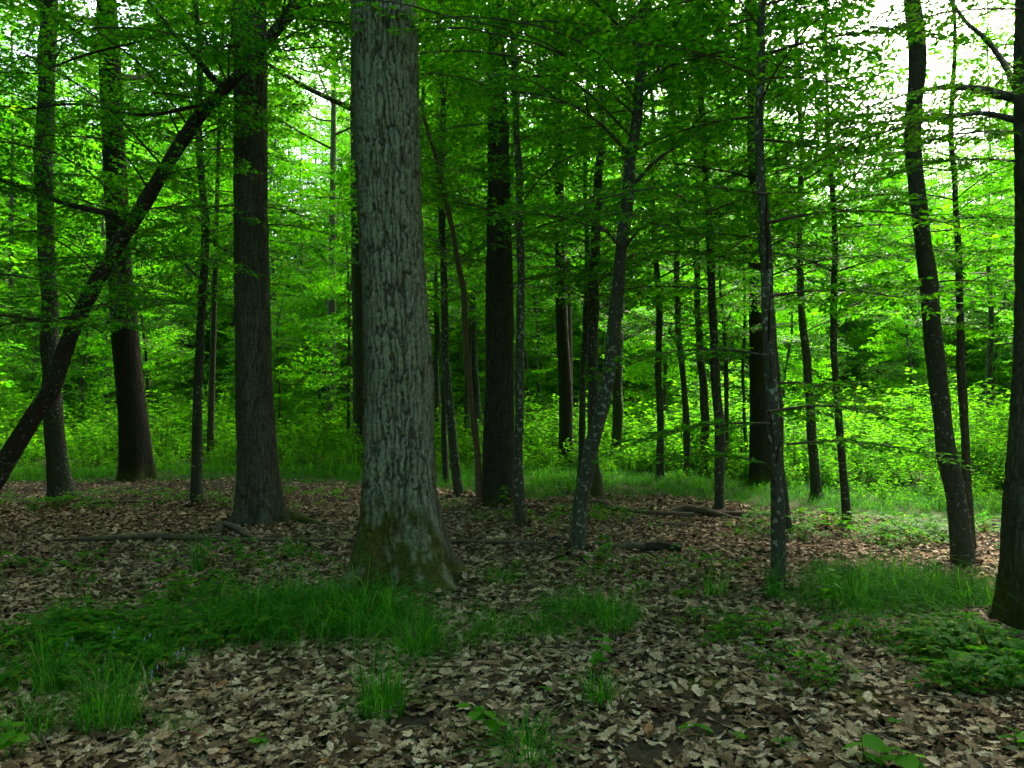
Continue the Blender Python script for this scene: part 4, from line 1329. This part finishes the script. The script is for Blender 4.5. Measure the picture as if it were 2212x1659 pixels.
wood_piece('fallen_log', 'short fallen log with a dark rotten broken end, right of the curving hornbeam', 'log',
           [(1240, 1186, 14, .5), (1300, 1186, 17, .7), (1370, 1189, 19, .8), (1420, 1192, 21, .9)], M['deadwood'],
           parts=[('rotten_end', [(1395, 1192, 22, .9), (1425, 1193, 25, .9), (1455, 1194, 27, .9), (1473, 1195, 28, .9)], M['rot'])], rough=.55, seed=3, sides=20)
wood_piece('fallen_pole', 'long thin fallen pole lying across the floor behind the thickest oak', 'log',
           [(110, 1172, 5, 2), (220, 1173, 12, 1.6), (330, 1170, 14, 1.7), (450, 1174, 12, 1.6), (600, 1175, 9, 1.8), (760, 1174, 8, 1.8), (950, 1177, 9, 1.8), (1100, 1179, 9, 1.8), (1215, 1182, 8, 1.8)], M['deadwood'], sides=8, seed=5)
wood_piece('fallen_branch', 'kinked fallen branch hooking up in front of the brown-barked oak', 'branch',
           [(472, 1158, 14, .8), (480, 1148, 14, 2.2), (505, 1154, 13, 2.4), (535, 1163, 12, 1.2), (568, 1172, 9, .7)], M['deadwood'],
           parts=[('side_branch', [(505, 1160, 9, 1.0), (530, 1152, 8, 1.6), (556, 1146, 6, 2.2)], M['deadwood'])], seed=8)
wood_piece('fallen_branch', 'long crooked fallen branch with forks, behind the short log', 'branch',
           [(1270, 1090, 12, .8), (1305, 1094, 14, 1.0), (1330, 1106, 15, .9), (1380, 1112, 14, .8), (1440, 1116, 13, .8), (1500, 1117, 12, .8)], M['deadwood'],
           parts=[('fork', [(1435, 1116, 12, 1.0), (1480, 1112, 18, 1.5), (1540, 1118, 14, 1.4), (1580, 1124, 11, 1.0), (1620, 1128, 6, .7)], M['deadwood']),
                  ('fork', [(1530, 1118, 16, .9), (1580, 1120, 18, .9), (1630, 1122, 17, .9)], M['rot']),
                  ('fork', [(1405, 1130, 6, .8), (1460, 1136, 7, .8), (1540, 1140, 6, .8), (1600, 1138, 6, 1.2), (1632, 1126, 5, 3.0)], M['deadwood'])], seed=11, sides=10, rough=.2)
wood_piece('bark_strip', 'pale curled strip of bark under the small tuft in the foreground', 'bark', [(1250, 1606, 5, .8), (1275, 1597, 9, .7), (1300, 1596, 11, .5), (1330, 1601, 12, .4), (1356, 1613, 5, .5)], M['palewood'], sides=9, rough=.7, seed=14)
wood_piece('twig', 'curved bare twig arching over the lower left herbs', 'twig', [(250, 1440, 3, 20), (285, 1450, 3, 24), (308, 1475, 4, 18), (318, 1505, 4, 8), (345, 1520, 4, 1)], M['palewood'], sides=5, seed=15)
wood_piece('twig', 'dark twig lying at the bottom edge left of centre', 'twig', [(610, 1640, 8, .8), (660, 1642, 9, .8), (720, 1650, 9, .8), (790, 1652, 6, .8)], M['rot'], sides=6, seed=16)
wood_piece('twig', 'thin dark twig on the bare soil at lower right', 'twig', [(1480, 1540, 3, 2), (1530, 1560, 4, 3), (1580, 1575, 3, 2)], M['rot'], sides=5, seed=17)
wood_piece('twig', 'thin crooked twig lying behind the left hand trunks', 'twig', [(160, 1092, 3, 2), (260, 1089, 4, 2), (340, 1091, 4, 2), (420, 1096, 3, 2), (500, 1098, 3, 2)], M['rot'], sides=5, seed=18)
wood_piece('twig', 'arched twig left of the foot of the curving hornbeam', 'twig', [(1185, 1178, 6, 1), (1200, 1174, 7, 4), (1222, 1182, 6, 3), (1240, 1190, 5, 1)], M['rot'], sides=6, seed=19)
wood_piece('twig', 'dark twig on the litter right of the slender right foreground stem', 'twig', [(1720, 1236, 4, 2), (1790, 1250, 5, 2), (1850, 1262, 4, 2)], M['rot'], sides=5, seed=20)
wood_piece('twig', 'long low dark twig in front of the dark lichen-dotted trunk', 'twig', [(1880, 1196, 4, 2), (1960, 1192, 5, 2), (2040, 1196, 4, 2)], M['rot'], sides=5, seed=21)
wood_piece('twig', 'pale thin twig on the litter below the mossy right edge oak', 'twig', [(2030, 1495, 4, 1.5), (2060, 1512, 5, 1.5), (2090, 1532, 4, 1.5)], M['palewood'], sides=5, seed=22)
